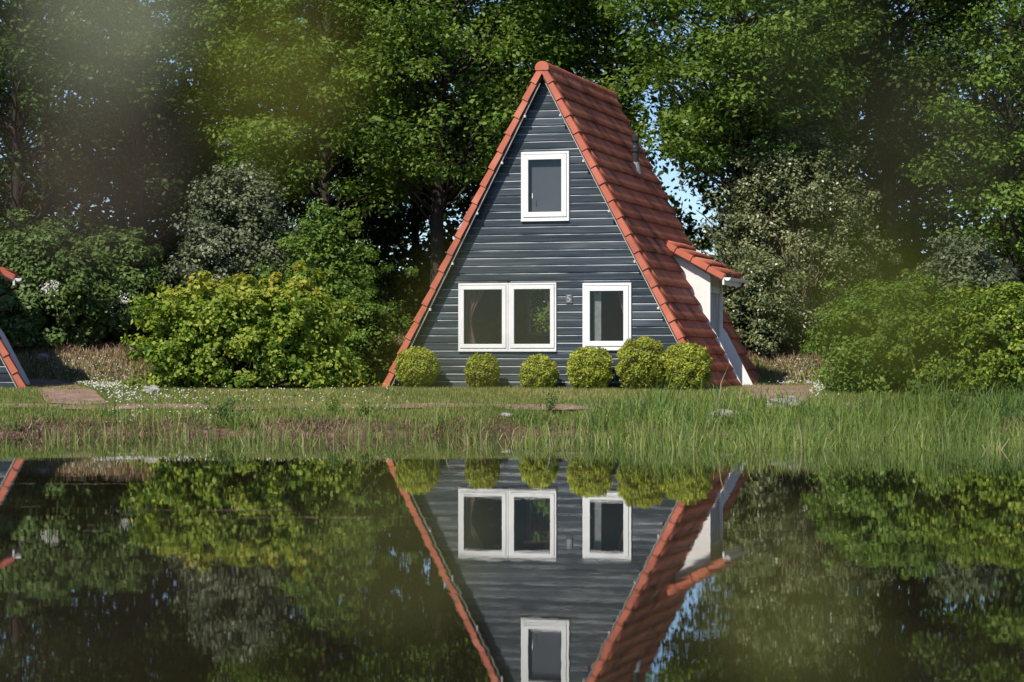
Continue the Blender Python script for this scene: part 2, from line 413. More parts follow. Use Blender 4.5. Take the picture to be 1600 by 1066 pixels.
LOW_TILE = tile_mesh(EXPO * 1.08, amp=0.02, thick=0.02, lift=0.035)      # the slopes seen only edge-on

def verge_mesh(name, length, wid=VERGE, deep=0.10, lift=0.058):
    """end tile wrapping the roof edge: x along the ridge direction, y up the slope, z out of the roof"""
    mb = MB()
    y0, y1 = 0.0, length
    a = lift; b = 0.028
    vs = [(-0.03, y0, a + 0.02), (wid, y0, a + 0.03), (wid, y0, a - 0.02), (-0.03, y0, -deep + a - 0.03),
          (-0.005, y1, b + 0.02), (wid, y1, b + 0.03), (wid, y1, b - 0.02), (-0.005, y1, -deep + b - 0.01)]
    mb.add(vs, [(0, 3, 2, 1), (4, 5, 6, 7), (0, 1, 5, 4), (1, 2, 6, 5), (2, 3, 7, 6), (3, 0, 4, 7)])
    return mb.mesh(name, bevel=0.008)
VTILE = verge_mesh('verge_tile', EXPO * 1.06); VTILE.materials.append(M['verge'])

def slope_matrix(side, t, s, ang=ANG, foot=(HALF, 0.0)):
    """matrix of a tile on the roof slope: side +1 right / -1 left, t along the ridge, s distance up from the foot"""
    ca, sa = math.cos(ang), math.sin(ang)
    up = Vector((-side * ca, 0, sa)); nrm = Vector((side * sa, 0, ca)); along = up.cross(nrm)
    p = Vector((side * foot[0], t, foot[1])) + up * s
    m = Matrix.Identity(4)
    for i in range(3): m[i][0] = along[i]; m[i][1] = up[i]; m[i][2] = nrm[i]; m[i][3] = p[i]
    return m

def joined(name, mesh, mats_list, mat, parent, kind=None):
    co = np.empty(len(mesh.vertices) * 3, np.float32); mesh.vertices.foreach_get('co', co); co = co.reshape(-1, 3)
    fs = [tuple(p.vertices) for p in mesh.polygons]
    V = []; F4 = []; F3 = []
    base = 0
    for m in mats_list:
        A = np.array(m); V.append(co @ A[:3, :3].T + A[:3, 3])
        for f in fs: (F4 if len(f) == 4 else F3).append(tuple(base + i for i in f))
        base += len(co)
    o = link(name, np_mesh(name, np.concatenate(V), F4 or None, F3 or None), mat, parent)
    if kind: o['kind'] = kind
    return o

def place(name, me, parent, mtx):
    o = bpy.data.objects.new(name, me); COL.objects.link(o); o.parent = parent; o.matrix_local = mtx
    return o

def window_unit(parent, name, x0, x1, z0, z1, y, glass=True, frame=0.085, sash=0.05, hinge=True):
    """outer frame with a sash and pane; y is the wall face, the frame stands 4 cm proud"""
    mb = MB(); d0, d1 = y - 0.045, y + 0.06
    fw = frame * 0.62
    mb.box(x0, x1, d0, d1, z1 - fw, z1); mb.box(x0, x1, d0, d1, z0, z0 + fw)
    mb.box(x0, x0 + fw, d0 + 0.001, d1 - 0.001, z0 + fw, z1 - fw); mb.box(x1 - fw, x1, d0 + 0.001, d1 - 0.001, z0 + fw, z1 - fw)
    w = mb.build(name, M['white'], parent, bevel=0.005)
    sx0, sx1, sz0, sz1 = x0 + fw + 0.004, x1 - fw - 0.006, z0 + fw + 0.006, z1 - fw - 0.010
    sb = MB(); e0, e1 = d0 - 0.018, d0 + 0.03; sw = sash + frame * 0.55
    sb.box(sx0, sx1, e0, e1, sz1 - sw, sz1); sb.box(sx0, sx1, e0, e1, sz0, sz0 + sw)
    sb.box(sx0, sx0 + sw, e0 + .001, e1 - .001, sz0 + sw, sz1 - sw); sb.box(sx1 - sw, sx1, e0 + .001, e1 - .001, sz0 + sw, sz1 - sw)
    sb.build('sash', M['white'], w, bevel=0.005)
    MB().box(sx0 + sw - 0.01, sx1 - sw + 0.01, e0 + 0.022, e0 + 0.028, sz0 + sw - 0.01, sz1 - sw + 0.01).build('pane', M['glass'], w)
    MB().box(x0 - 0.003, x1 + 0.003, d0 - 0.012, d1 - 0.02, z0 - 0.032, z0 - 0.002).build('sill', M['white'], w, bevel=0.004)
    return w, (sx0 + sw, sx1 - sw, sz0 + sw, sz1 - sw)

def curtain(parent, x0, x1, xb0, xb1, z0, z1, y, n=26):
    """a gathered curtain drawn aside: top spans x0..x1, narrows to xb0..xb1 near mid height"""
    V = []; rows = 14
    for j in range(rows + 1):
        f = j / rows; z = z1 + (z0 - z1) * f
        g = math.sin(min(f / 0.62, 1) * math.pi / 2) ** 1.6
        h = max(0, (f - 0.62) / 0.38)
        a = x0 + (xb0 - x0) * g; b = x1 + (xb1 - x1) * g + (x1 - xb1) * 0.35 * h
        for i in range(n + 1):
            u = i / n
            V.append((a + (b - a) * u, y + 0.022 * math.sin(u * 26 + f * 1.2), z))
    q = [(j*(n+1)+i, j*(n+1)+i+1, (j+1)*(n+1)+i+1, (j+1)*(n+1)+i) for j in range(rows) for i in range(n)]
    return link('curtain', np_mesh('curtain', np.array(V), q, smooth=True), M['curtain'], parent)

OPEN = [(-0.524, 0.534, 3.61, 5.057), (-1.925, -0.812, 0.845, 2.275), (-0.804, 0.253, 0.845, 2.275), (0.828, 1.884, 0.87, 2.258)]
WALL_Y = 0.27
BOARD_H = 0.1645

def gable_boards(parent, y, detail):
    """horizontal rebated boards with a bevelled upper edge, cut round the windows and along the roof"""
    k = 0; z = 0.03
    rnd = random.Random(3)
    while z < PITCH_H - 0.25:
        zt = z + BOARD_H
        hw0 = HALF - z / TAN - 0.10; hw1 = HALF - zt / TAN - 0.10
        if hw1 < 0.03: hw1 = 0.03
        cuts = []
        for (a, b, c, d) in OPEN:
            if d - 0.03 > z and c + 0.03 < zt: cuts.append((a + 0.03, b - 0.03))
        cuts.sort(); segs = []; left = None
        for (a, b) in cuts:
            segs.append((left, a)); left = b
        segs.append((left, None))
        segs = [(a, b, z, zt) for a, b in segs]
        for (a, b, c, d) in OPEN:
            if z < d - 0.03 < zt - 0.02: segs.append((a + 0.03, b - 0.03, d - 0.03, zt))
            if z + 0.02 < c + 0.03 < zt: segs.append((a + 0.03, b - 0.03, z, c + 0.03))
        for (a, b, za, zb) in segs:
            if a is not None and b is not None and b - a < 0.09: continue
            jt = rnd.uniform(-0.0025, 0.0025)
            prof = [(za, 0.0), (za, -0.030 + jt), (zb - 0.033, -0.026 + jt), (zb - 0.008, 0.0), (zb, 0.0)]
            def ex(side, zz):
                if side == 'l': return a if a is not None else -(HALF - zz / TAN - 0.10)
                return b if b is not None else (HALF - zz / TAN - 0.10)
            L = [(ex('l', zz), y + dy, zz) for zz, dy in prof]; Rr = [(ex('r', zz), y + dy, zz) for zz, dy in prof]
            n = 5
            mb = MB()
            mb.add(L + Rr, [(i, i + n, i + n + 1, i + 1) for i in range(n - 1)] )
            mb.add(L, [tuple(range(n))]); mb.add(Rr, [tuple(reversed(range(n)))])
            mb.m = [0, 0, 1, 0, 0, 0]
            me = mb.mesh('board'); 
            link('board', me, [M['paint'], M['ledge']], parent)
        z = zt; k += 1

def cottage(loc, psi, label, full=True):
    """A-frame cottage; local x across the gable, y along the ridge, z up"""
    root = empty('a_frame_cottage', loc, -psi)
    tag(root, label, 'cottage')
    t = 0.10                                                     # roof build-up
    # ---- roof decks with their tiles
    for side in (1, -1):
        mb = MB()
        def deck(t0, t1, xin):                                   # from half-width xin down to the foot
            def pt(x, off, y):
                z = (HALF - x) * TAN
                return (side * (x - off * math.sin(ANG)), y, z - off * math.cos(ANG))
            vs = [pt(xin[0], 0.015, t0), pt(xin[1], 0.015, t0), pt(xin[1], 0.015, t1), pt(xin[0], 0.015, t1),
                  pt(xin[0], t, t0), pt(xin[1], t, t0), pt(xin[1], t, t1), pt(xin[0], t, t1)]
            fs = [(0,1,2,3),(4,7,6,5),(0,4,5,1),(1,5,6,2),(2,6,7,3),(3,7,4,0)]
            mb.add(vs, fs)
        if side == 1:
            deck(0.02, DORM_T0, (0.10, HALF)); deck(DORM_T1, LEN - 0.02, (0.10, HALF)); deck(DORM_T0 + 0.001, DORM_T1 - 0.001, (0.10, 2.0))
        else: deck(0.02, LEN - 0.02, (0.10, HALF))
        roof = mb.build('roof', M['wood'], root)
        fld = []; rest = []
        for r in range(ROWS):
            for c in range(NCOL):
                tc = VERGE + (c + 0.5) * COLW; s = r * EXPO
                if side == 1 and 7 <= c < 10 and s < 3.2 / math.sin(ANG) - 0.12: continue
                m = slope_matrix(side, tc, s)
                m = m @ Matrix.Translation((0, random.uniform(-.004, .004), random.uniform(0, .004))) @ Matrix.Rotation(random.uniform(-.006, .006), 4, 'Z')
                (fld if (side == 1 and full) else rest).append(m)
        for m in fld: place('tile', TILE, roof, m)
        if rest: joined('tile_field', LOW_TILE, rest, M['tile'], roof, 'stuff')
        vt = []
        for r in range(ROWS):
            s = r * EXPO
            m = slope_matrix(side, 0.0, s)
            if (Vector((m[0][0], m[1][0], m[2][0])).y) < 0: m = m @ Matrix.Scale(-1, 4, (1, 0, 0))
            m = m @ Matrix.Translation((random.uniform(-.004, .004), 0, 0))
            if full or side == 1: place('verge_tile', VTILE, roof, m)
            mbk = slope_matrix(side, LEN, s)
            if (Vector((mbk[0][0], mbk[1][0], mbk[2][0])).y) > 0: mbk = mbk @ Matrix.Scale(-1, 4, (1, 0, 0))
            vt.append(mbk)
        if side == 1 and full:
            for m in vt: place('verge_tile', VTILE, roof, m)
        else:
            joined('verge_tile_row', VTILE, vt, M['verge'], roof, 'stuff')
        # bargeboard under the front edge
        def pt2(x, off): return (side * (x - off * math.sin(ANG)), (HALF - x) * TAN - off * math.cos(ANG))
        bw = 0.115 if side == 1 else 0.125
        poly = [pt2(HALF - 0.01, 0.04), pt2(0.16, 0.04), pt2(0.16, bw), pt2(HALF - 0.03, bw)]
        if side == 1: poly = poly[::-1]
        MB().prism_y(poly, 0.035, 0.075).build('bargeboard', M['oldwhite'] if side == 1 else M['door'], roof)
        if full:
            for s in (0.9, 2.0, 3.1, 4.3, 5.5, 6.6):             # little cable clips along the bargeboard
                x = HALF - s * math.cos(ANG); a, b = pt2(x, 0.14)
                MB().box(a - 0.022, a + 0.022, 0.02, 0.08, b - 0.022, b + 0.03).build('clip', M['oldwhite'], roof, bevel=0.006)
    # ---- ridge
    nr = 15; rl = (LEN + 0.06) / nr
    ridge = None
    for i in range(nr):
        mb = MB(); n = 12; V = []; fs = []
        for j, (f, rr) in enumerate(((0, 0.152), (0.08, 0.160), (0.14, 0.160), (1.08, 0.140))):
            for k in range(n + 1):
                a = math.pi * (-0.12 + 1.24 * k / n)
                V.append((math.cos(a) * rr, -0.03 + (i + f) * rl, PITCH_H - 0.04 + math.sin(a) * rr * 0.92))
        for j in range(3):
            for k in range(n): fs.append((j*(n+1)+k, j*(n+1)+k+1, (j+1)*(n+1)+k+1, (j+1)*(n+1)+k))
        if i == 0: fs.append(tuple(range(n, -1, -1)))
        if i == nr - 1: fs.append(tuple(range(3*(n+1), 4*(n+1))))
        mb.add(V, fs); mb.build('ridge_tile', M['verge'], root, smooth=False)
    # ---- gable walls
    wall = empty('front_wall', (0, 0, 0)); wall.parent = root
    y = WALL_Y
    gable_boards(wall, y, full)
    bk = MB()                                                    # sheathing behind the boards, open at the windows
    xs_ = sorted({-3.4, 3.4} | {v for o in OPEN for v in (o[0] + .03, o[1] - .03)})
    zs_ = sorted({0.0, 6.5} | {v for o in OPEN for v in (o[2] + .03, o[3] - .03)})
    for zi in range(len(zs_) - 1):
        za, zb = zs_[zi], zs_[zi + 1]
        holes = sorted((o[0] + .03, o[1] - .03) for o in OPEN if o[2] + .03 <= za + 1e-6 and o[3] - .03 >= zb - 1e-6)
        wl = lambda zz: HALF - zz / TAN - 0.13
        x_l = None
        edges = []
        prev = None
        for (a, b) in holes: edges.append((prev, a)); prev = b
        edges.append((prev, None))
        for (a, b) in edges:
            la = (-wl(za), -wl(zb)) if a is None else (a, a); rb = (wl(za), wl(zb)) if b is None else (b, b)
            bk.prism_y([(la[0], za), (rb[0], za), (rb[1], zb), (la[1], zb)], y + 0.002, y + 0.05)
    bk.build('sheathing', M['wood'], wall)
    # rear wall with one window opening
    rw = (-2.0, -0.9, 1.20, 2.42); rb_ = MB(); yb = LEN - 0.35
    wl = lambda zz: HALF - zz / TAN - 0.13
    def band(za, zb, l=None, r=None):
        la = (-wl(za), -wl(zb)) if l is None else (l, l); rr = (wl(za), wl(zb)) if r is None else (r, r)
        rb_.prism_y([(la[0], za), (rr[0], za), (rr[1], zb), (la[1], zb)], yb, yb + 0.07)
    band(0, rw[2]); band(rw[3], 6.5); band(rw[2], rw[3], r=rw[0]); band(rw[2], rw[3], l=rw[1])
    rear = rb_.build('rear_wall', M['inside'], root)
    ww = MB(); ww.box(rw[0], rw[1], yb + .06, yb + .12, rw[2], rw[2] + .08).box(rw[0], rw[1], yb + .06, yb + .12, rw[3] - .08, rw[3])
    ww.box(rw[0], rw[0] + .08, yb + .061, yb + .119, rw[2] + .08, rw[3] - .08).box(rw[1] - .08, rw[1], yb + .061, yb + .119, rw[2] + .08, rw[3] - .08)
    rwin = ww.build('rear_window', M['white'], root)
    MB().box(rw[0] + .07, rw[1] - .07, yb + .085, yb + .09, rw[2] + .07, rw[3] - .07).build('pane', M['glass'], rwin)
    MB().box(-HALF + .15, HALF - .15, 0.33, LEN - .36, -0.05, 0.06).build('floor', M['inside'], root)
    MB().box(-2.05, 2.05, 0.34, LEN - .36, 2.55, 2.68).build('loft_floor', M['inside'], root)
    # ---- windows
    specs = [('window', OPEN[0]), ('window', OPEN[1]), ('window', OPEN[2]), ('window', OPEN[3])]
    for i, (nm, (a, b, c, d)) in enumerate(specs):
        w, (p0, p1, q0, q1) = window_unit(root, nm, a, b, c, d, y - 0.024, frame=0.085 if i in (0, 3) else 0.06, sash=0.06 if i in (0, 3) else 0.055)
        if i == 0:
            MB().box(p0 - .05, p1 + .05, y + 0.05, y + 0.056, q0 - .05, q1 + .05).build('blind', M['blind'], w)
            MB().box(p0 + 0.09, p0 + 0.105, y - 0.098, y - 0.085, q0 + .29, q0 + .40).build('handle', M['white'], w)
        if i == 1: curtain(w, p0 - .04, p0 + 0.40, p0 - .04, p0 + 0.09, q0 - .05, q1 + .05, y + 0.16)
        if i == 2: curtain(w, p1 - 0.22, p1 + .05, p1 - 0.05, p1 + .05, q0 - .05, q1 + .05, y + 0.16)
        if i == 3:
            curtain(w, p1 - 0.20, p1 + .05, p1 - 0.05, p1 + .05, q0 - .05, q1 + .05, y + 0.16)
            MB().box(p0 + 0.04, p0 + 0.20, y + 0.10, y + 0.14, q0 - .05, q1 + .05).build('shutter_edge', M['lead'], w)
    if full:
        pl = MB().box(0.455, 0.60, y - 0.052, y - 0.028, 1.835, 2.02).build('number_plate', M['plate'], root, bevel=0.004)
        cu = bpy.data.curves.new('digit', 'FONT'); cu.body = '5'; cu.size = 0.20; cu.extrude = 0.003; cu.align_x = 'CENTER'; cu.align_y = 'CENTER'
        tmp = bpy.data.objects.new('digit', cu); COL.objects.link(tmp); bpy.context.view_layer.update()
        dme = bpy.data.meshes.new_from_object(tmp.evaluated_get(bpy.context.evaluated_depsgraph_get()))
        bpy.data.objects.remove(tmp); bpy.data.curves.remove(cu); dme.materials.clear()
        dg = link('digit', dme, M['digit'])
        dg.parent = pl; dg.location = (0.5275, y - 0.057, 1.928); dg.rotation_euler = (R(90), 0, 0)
    # ---- side entrance under a small tiled dormer
    DX = 2.89
    dorm = empty('entrance_dormer'); dorm.parent = root
    def roofz(x): return (HALF - x) * TAN
    c1 = MB(); poly = [(1.93, 3.14), (2.80, 1.40), (2.80, 0.0), (HALF - .03, 0.0), (HALF - .03, 0.03), (2.95, roofz(2.95) - .01), (2.95, 2.50)]
    for (ya, yb2) in ((DORM_T0 - 0.035, DORM_T0 + 0.012), (DORM_T1 - 0.012, DORM_T1 + 0.035)):
        # the outline is concave: build it from an upper triangle and a lower panel
        cm = MB()
        cm.prism_y([(2.72, roofz(2.72) - .03), (2.95, roofz(2.95) - .03), (2.95, 2.50), (1.93, 3.12)], ya, yb2)
        cm.build('cheek', M['white'], dorm)
        MB().prism_y([(2.80, 0.0), (HALF + .13, 0.0), (HALF + .125, 0.03), (2.95 + .11, roofz(2.95) + .07), (2.95, roofz(2.95) + .22), (2.80, roofz(2.80) + .10)], ya + .037 if ya < 4 else ya - .035, yb2 + .035 if ya < 4 else yb2 - .037).build('reveal', M['white'], dorm)
    fr = MB(); fr.box(DX - .05, DX + .03, DORM_T0 + .05, DORM_T0 + .16, 0.0, 2.5).box(DX - .05, DX + .03, DORM_T1 - .16, DORM_T1 - .05, 0.0, 2.5).box(DX - .05, DX + .03, DORM_T0 + .16, DORM_T1 - .16, 2.12, 2.5)
    fr.build('door_frame', M['oldwhite'], dorm, bevel=0.004)
    dd = MB(); nb = 7; w0, w1 = DORM_T0 + .165, DORM_T1 - .165
    for i in range(nb):
        a = w0 + (w1 - w0) * i / nb; b = w0 + (w1 - w0) * (i + 1) / nb - 0.008
        dd.box(DX - .04, DX - 0.005 + 0.006 * (i % 2), a, b, 0.03, 2.11)
    door = dd.build('door', M['door'], dorm)
    MB().tube([(DX + .0, w0 + .10, 1.02), (DX + .06, w0 + .10, 1.02), (DX + .06, w0 + .22, 1.02)], 0.011).build('handle', M['flue'], door)
    # dormer roof
    dx0, dz0, dx1, dz1 = 1.86, 3.26, 3.30, 2.45
    da = math.atan2(dz0 - dz1, dx1 - dx0); dl = math.hypot(dx1 - dx0, dz0 - dz1)
    ta, tb = DORM_T0 - 0.27, DORM_T0 - 0.27 + 0.24 + 4 * COLW
    def dp(s, off):                                             # s from the eave upward
        return (dx1 - math.cos(da) * s - math.sin(da) * off, dz1 + math.sin(da) * s - math.cos(da) * off)
    MB().prism_y([dp(0, .09), dp(0, .012), dp(dl, .012), dp(dl, .09)][::1], ta + .03, tb - .03).build('dormer_deck', M['oldwhite'], dorm)
    droof = empty('dormer_roof'); droof.parent = dorm if False else root
    ex = dl / 4
    ts = ex / EXPO
    dm = []
    for r in range(4):
        for c in range(4):
            tc = ta + 0.12 + (c + 0.5) * COLW
            if tc + COLW / 2 > tb + 0.1: continue
            m = slope_matrix(1, tc, r * ex, da, (dx1, dz1)) @ Matrix.Scale(ts, 4, (0, 1, 0))
            dm.append(m)
    if full:
        for m in dm: place('tile', TILE, droof, m)
    else: joined('tile_field', TILE, dm, M['tile'], droof, 'stuff')
    for r in range(4):
        m = slope_matrix(1, ta, r * ex, da, (dx1, dz1))
        if m[1][0] < 0: m = m @ Matrix.Scale(-1, 4, (1, 0, 0))
        place('verge_tile', VTILE, droof, m @ Matrix.Scale(ts, 4, (0, 1, 0)) @ Matrix.Scale(0.9, 4, (0, 0, 1)))
        m = slope_matrix(1, tb, r * ex, da, (dx1, dz1))
        if m[1][0] > 0: m = m @ Matrix.Scale(-1, 4, (1, 0, 0))
        place('verge_tile', VTILE, droof, m @ Matrix.Scale(ts, 4, (0, 1, 0)) @ Matrix.Scale(0.9, 4, (0, 0, 1)))
    # fascia and gutter along the eave
    MB().box(dx1 - .03, dx1 + .015, ta - .01, tb + .01, dz1 - .17, dz1 + .005).build('fascia', M['white'], dorm, bevel=0.003)
    g = MB(); n = 8; V = []; fs = []
    for k in range(n + 1):
        a = math.pi + math.pi * k / n
        for (yy) in (ta - .03, tb + .03):
            V.append((dx1 + .09 + math.cos(a) * .072, yy, dz1 - .01 + math.sin(a) * .072))
    for k in range(n): fs.append((2*k, 2*k+1, 2*k+3, 2*k+2))
    fs.append(tuple(range(0, 2*n+2, 2))); fs.append(tuple(range(2*n+1, 0, -2)))
    g.add(V, fs); g.build('gutter', M['white'], dorm)
    MB().tube([(dx1 + .08, tb - .15, dz1 - .07), (dx1 + .05, tb - .15, dz1 - .16), (2.93, tb - .20, 2.08)], 0.032).build('downpipe', M['wood'], dorm, smooth=True)
    # ---- flue
    fl = empty('flue_pipe'); fl.parent = root
    fx, ft, fh = 1.06, 4.0, 4.98
    MB().tube([(fx, ft, fh - .15), (fx, ft, fh + .48)], [0.075, 0.075], 14).build('pipe', M['flue'], fl, smooth=False)
    MB().tube([(fx, ft, fh + .34), (fx, ft, fh + .36), (fx, ft, fh + .46), (fx, ft, fh + .50)], [0.076, 0.10, 0.10, 0.078], 14).build('collar', M['flue'], fl)
    MB().tube([(fx, ft, fh + .48), (fx, ft, fh + .56), (fx, ft, fh + .60), (fx, ft, fh + .72), (fx, ft, fh + .75)], [0.06, 0.062, 0.085, 0.085, 0.05], 14).build('cowl', M['flue'], fl)
    MB().tube([(fx, ft, fh - .16), (fx, ft, fh + .12)], [0.14, 0.085], 14).build('flashing_cone', M['lead'], fl)
    m = slope_matrix(1, ft, fh / math.sin(ANG) - .55)
    sh = MB().box(-0.19, 0.19, 0.0, 0.62, 0.075, 0.085).build('flashing_sheet', M['verge'], fl); sh.matrix_local = m
    return root

GROUND_HOUSE = 0.65
PSI = math.atan(1100 / F)
main = cottage((0.635, 50.0, GROUND_HOUSE), PSI, 'navy boarded A-frame cottage with red tiled roof standing by the pond')
PSI2 = R(-11)
foot = Vector((-10.2, 49.5))
lx = foot.x - HALF * math.cos(PSI2); ly = foot.y + HALF * math.sin(PSI2)
left_house = cottage((lx, ly, GROUND_HOUSE), PSI2, 'red tiled A-frame cottage mostly out of the picture at the brick path', full=False)

# ------------------------------------------------------------------ foliage
def unit(v): return v / np.maximum(np.linalg.norm(v, axis=1, keepdims=True), 1e-9)

def leaf_arrays(C, N, size, aspect=0.55, fold=0.25):
    n = len(C)
    T = unit(np.cross(N, rng.normal(size=(n, 3)))); B = np.cross(N, T)
    s = size[:, None]
    v0 = C - T * s * 0.5; v2 = C + T * s * 0.5 - N * s * 0.12
    mid = C - T * s * 0.03 + N * s * fold * aspect * 0.5
    v1 = mid + B * s * aspect * 0.5 - N * s * fold * aspect; v3 = mid - B * s * aspect * 0.5 - N * s * fold * aspect
    V = np.stack([v0, v1, v2, v3], 1).reshape(-1, 3)
    Fq = np.arange(n * 4).reshape(-1, 4)
    return V, Fq

def leaves(name, C, N, size, var, mat, parent, aspect=0.55):
    V, Fq = leaf_arrays(C, N, size, aspect)
    me = np_mesh(name, V, Fq, attrs={'var': np.repeat(np.clip(var, 0, 1), 4)})
    return link(name, me, mat, parent)

def clump_leaves(centres, radii, per, flat=0.6, up=0.8, out=0.5, leaf=0.13, var_c=0.5, var_s=0.22):
    """leaves spread through many small clumps"""
    k = len(centres); idx = np.repeat(np.arange(k), per); n = len(idx)
    d = unit(rng.normal(size=(n, 3))); r = rng.random(n) ** 0.45
    off = d * r[:, None]; off[:, 2] *= flat
    C = centres[idx] + off * radii[idx][:, None]
    N = unit(d * out + np.array([0, 0, up]) + rng.normal(size=(n, 3)) * 0.55)
    cv = rng.normal(size=k) * var_s * 0.7
    var = var_c + cv[idx] + rng.normal(size=n) * var_s
    size = leaf * (0.5 + 0.9 * rng.random(n) ** 1.2)
    return C, N, size, var

def tube_arrays(paths, seg=5):
    """many tapered tubes -> one vertex/face array. paths: list of (pts (k,3), radii (k,))"""
    Vs = []; Fs = []; base = 0
    for pts, rad in paths:
        pts = np.asarray(pts, float); k = len(pts)
        d = unit(np.gradient(pts, axis=0)); ref = np.array([0.31, 0.2, 0.93]) if abs(d[0, 2]) < 0.8 else np.array([1.0, 0.1, 0])
        a = unit(np.cross(d, ref)); b = np.cross(d, a)
        th = np.arange(seg) * 2 * np.pi / seg
        ring = pts[:, None, :] + (a[:, None, :] * np.cos(th)[None, :, None] + b[:, None, :] * np.sin(th)[None, :, None]) * np.asarray(rad)[:, None, None]
        Vs.append(ring.reshape(-1, 3))
        i = np.arange(k - 1)[:, None] * seg + np.arange(seg)[None, :]; j = np.arange(k - 1)[:, None] * seg + (np.arange(seg)[None, :] + 1) % seg
        Fs.append(np.stack([i, j, j + seg, i + seg], -1).reshape(-1, 4) + base); base += k * seg
    return np.concatenate(Vs), np.concatenate(Fs)

def branch_path(p0, p1, r0, r1, sag=0.15, n=6):
    p0 = np.asarray(p0, float); p1 = np.asarray(p1, float)
    t = np.linspace(0, 1, n)[:, None]; L = np.linalg.norm(p1 - p0)
    pts = p0 + (p1 - p0) * t; pts[:, 2] += (np.sin(t[:, 0] * np.pi) * sag * L)
    pts[1:-1] += rng.normal(size=(n - 2, 3)) * L * 0.03
    return pts, np.linspace(r0, r1, n)

def px(x, y, d):
    """point of the place seen at a photograph pixel, d metres away"""
    return ((x - 800) / F * d, d, CAM_Z - (y - HORIZON) / F * d)

def sky_window(C):
    """True where no branches grew: the openings between the tree groups that the photograph shows"""
    u = C[:, 0] / C[:, 1] * F + 800; v = HORIZON - (C[:, 2] - CAM_Z) / C[:, 1] * F
    def el(cx, cy, rx, ry, rot=0.0):
        c, s = math.cos(rot), math.sin(rot); a = (u - cx) * c + (v - cy) * s; b = -(u - cx) * s + (v - cy) * c
        return (a / rx) ** 2 + (b / ry) ** 2 < 1
    u = u + rng.normal(size=len(u)) * 9; v = v + rng.normal(size=len(u)) * 9
    m = el(1020, 195, 15, 62, -0.1) | el(1045, 270, 18, 38, -0.5) | el(1088, 326, 46, 22, 0.85)
    return m

def tree(name, label, X, Y, H, Rc, zlo, clumps, per, mat, leaf=0.14, seed=0, trunk=0.2, crad=(0.55, 1.0), bark='bark', group='tall trees behind the cottages', var_c=0.5, lean=0.0, shell=0.35, cull=True):
    global rng
    rng = np.random.default_rng(100 + seed)
    z0 = float(gz(X, Y)) - 0.05
    root = empty(name, (X, Y, z0)); tag(root, label, 'tree', group)
    n = int(clumps * (1.35 if group.startswith('tall') else 0.95))
    # crown envelope: widest a third of the way up
    u = rng.random(n); th = rng.random(n) * 2 * np.pi
    zz = zlo + (H - zlo) * u
    prof = np.sqrt(np.clip(1 - ((u - 0.42) / 0.60) ** 2, 0.04, 1))
    rr = Rc * prof * (shell + (1 - shell) * rng.random(n) ** 0.6)
    C = np.stack([np.cos(th) * rr + lean * zz, np.sin(th) * rr, zz + 0.6 * wob(np.cos(th) * rr, zz, 1.5)], -1)
    rad = crad[0] + (crad[1] - crad[0]) * rng.random(n)
    paths = []
    tp = np.array([[lean * h * H + 0.12 * math.sin(h * 5 + seed), 0.12 * math.cos(h * 4 + seed), h * H] for h in np.linspace(0, 0.93, 10)])
    paths.append((tp, trunk * np.array([1.35, 1.0, 0.93, 0.85, 0.75, 0.62, 0.48, 0.34, 0.2, 0.08])))
    for c, r in zip(C[::2], rad[::2]):
        hz = max(0.12 * H, c[2] - 0.55 * math.hypot(c[0] - lean * c[2], c[1]) - 0.3)
        f = hz / (0.93 * H) * 9; i = int(min(max(f, 0), 8)); q = tp[i] + (tp[i + 1] - tp[i]) * min(f - i, 1)
        paths.append(branch_path(q, c, trunk * 0.22, 0.015, 0.04))
    V, Fq = tube_arrays(paths, 5)
    link('trunk', np_mesh('trunk', V, Fq, smooth=True), M[bark], root)
    Cl, N, s, var = clump_leaves(C, rad, per, 0.5, 0.9, 0.55, leaf, var_c)
    if cull:
        k = ~sky_window(Cl + np.array([X, Y, z0])) | (rng.random(len(Cl)) < 0.05)
        Cl, N, s, var = Cl[k], N[k], s[k], var[k]
    leaves('crown', Cl, N, s, var, M[mat], root, 0.6)
    return root

def X_at(p, d): return (p - 800) / F * d

TREES = [  # px, distance, height, radius, crown base, clumps, leaves per clump, material, label
    (20, 62.5, 14.5, 3.2, 3.2, 160, 170, 'deep', 'dark leafy tree at the far left edge'),
    (215, 64.5, 15.0, 3.2, 3.6, 160, 170, 'deep', 'dark leafy tree behind the grey-green shrub'),
    (395, 66.0, 15.5, 3.0, 4.2, 150, 190, 'oak', 'leafy tree left of the tall straight trunk'),
    (515, 62.5, 16.0, 3.3, 3.7, 200, 200, 'oak', 'green leafy tree with straight trunk above the hedge'),
    (690, 61.5, 15.0, 3.0, 4.0, 195, 200, 'oak', 'bright green tree whose boughs reach the left roof edge'),
    (835, 66.0, 15.5, 2.6, 6.5, 120, 190, 'oak', 'light open tree directly behind the roof ridge'),
    (945, 64.5, 15.0, 2.2, 5.0, 120, 180, 'oak', 'small-leaved tree right behind the red roof slope'),
    (1160, 60.5, 15.5, 3.2, 4.7, 240, 210, 'oak', 'green tree with dark overhanging boughs right of the roof'),
    (1388, 63.0, 15.5, 3.2, 4.0, 165, 175, 'deep', 'dark tree with brown trunk behind the right hedge'),
    (1585, 60.5, 13.5, 2.5, 2.4, 150, 180, 'fresh', 'fresh green tree at the far right edge'),
]
for i, (p, d, H, Rc, zl, cl, per, mt, lb) in enumerate(TREES):
    tree('broadleaf_tree', lb, X_at(p, d), d, H, Rc, zl, cl, per, mt, seed=i, trunk=0.17 + 0.02 * (i % 3))
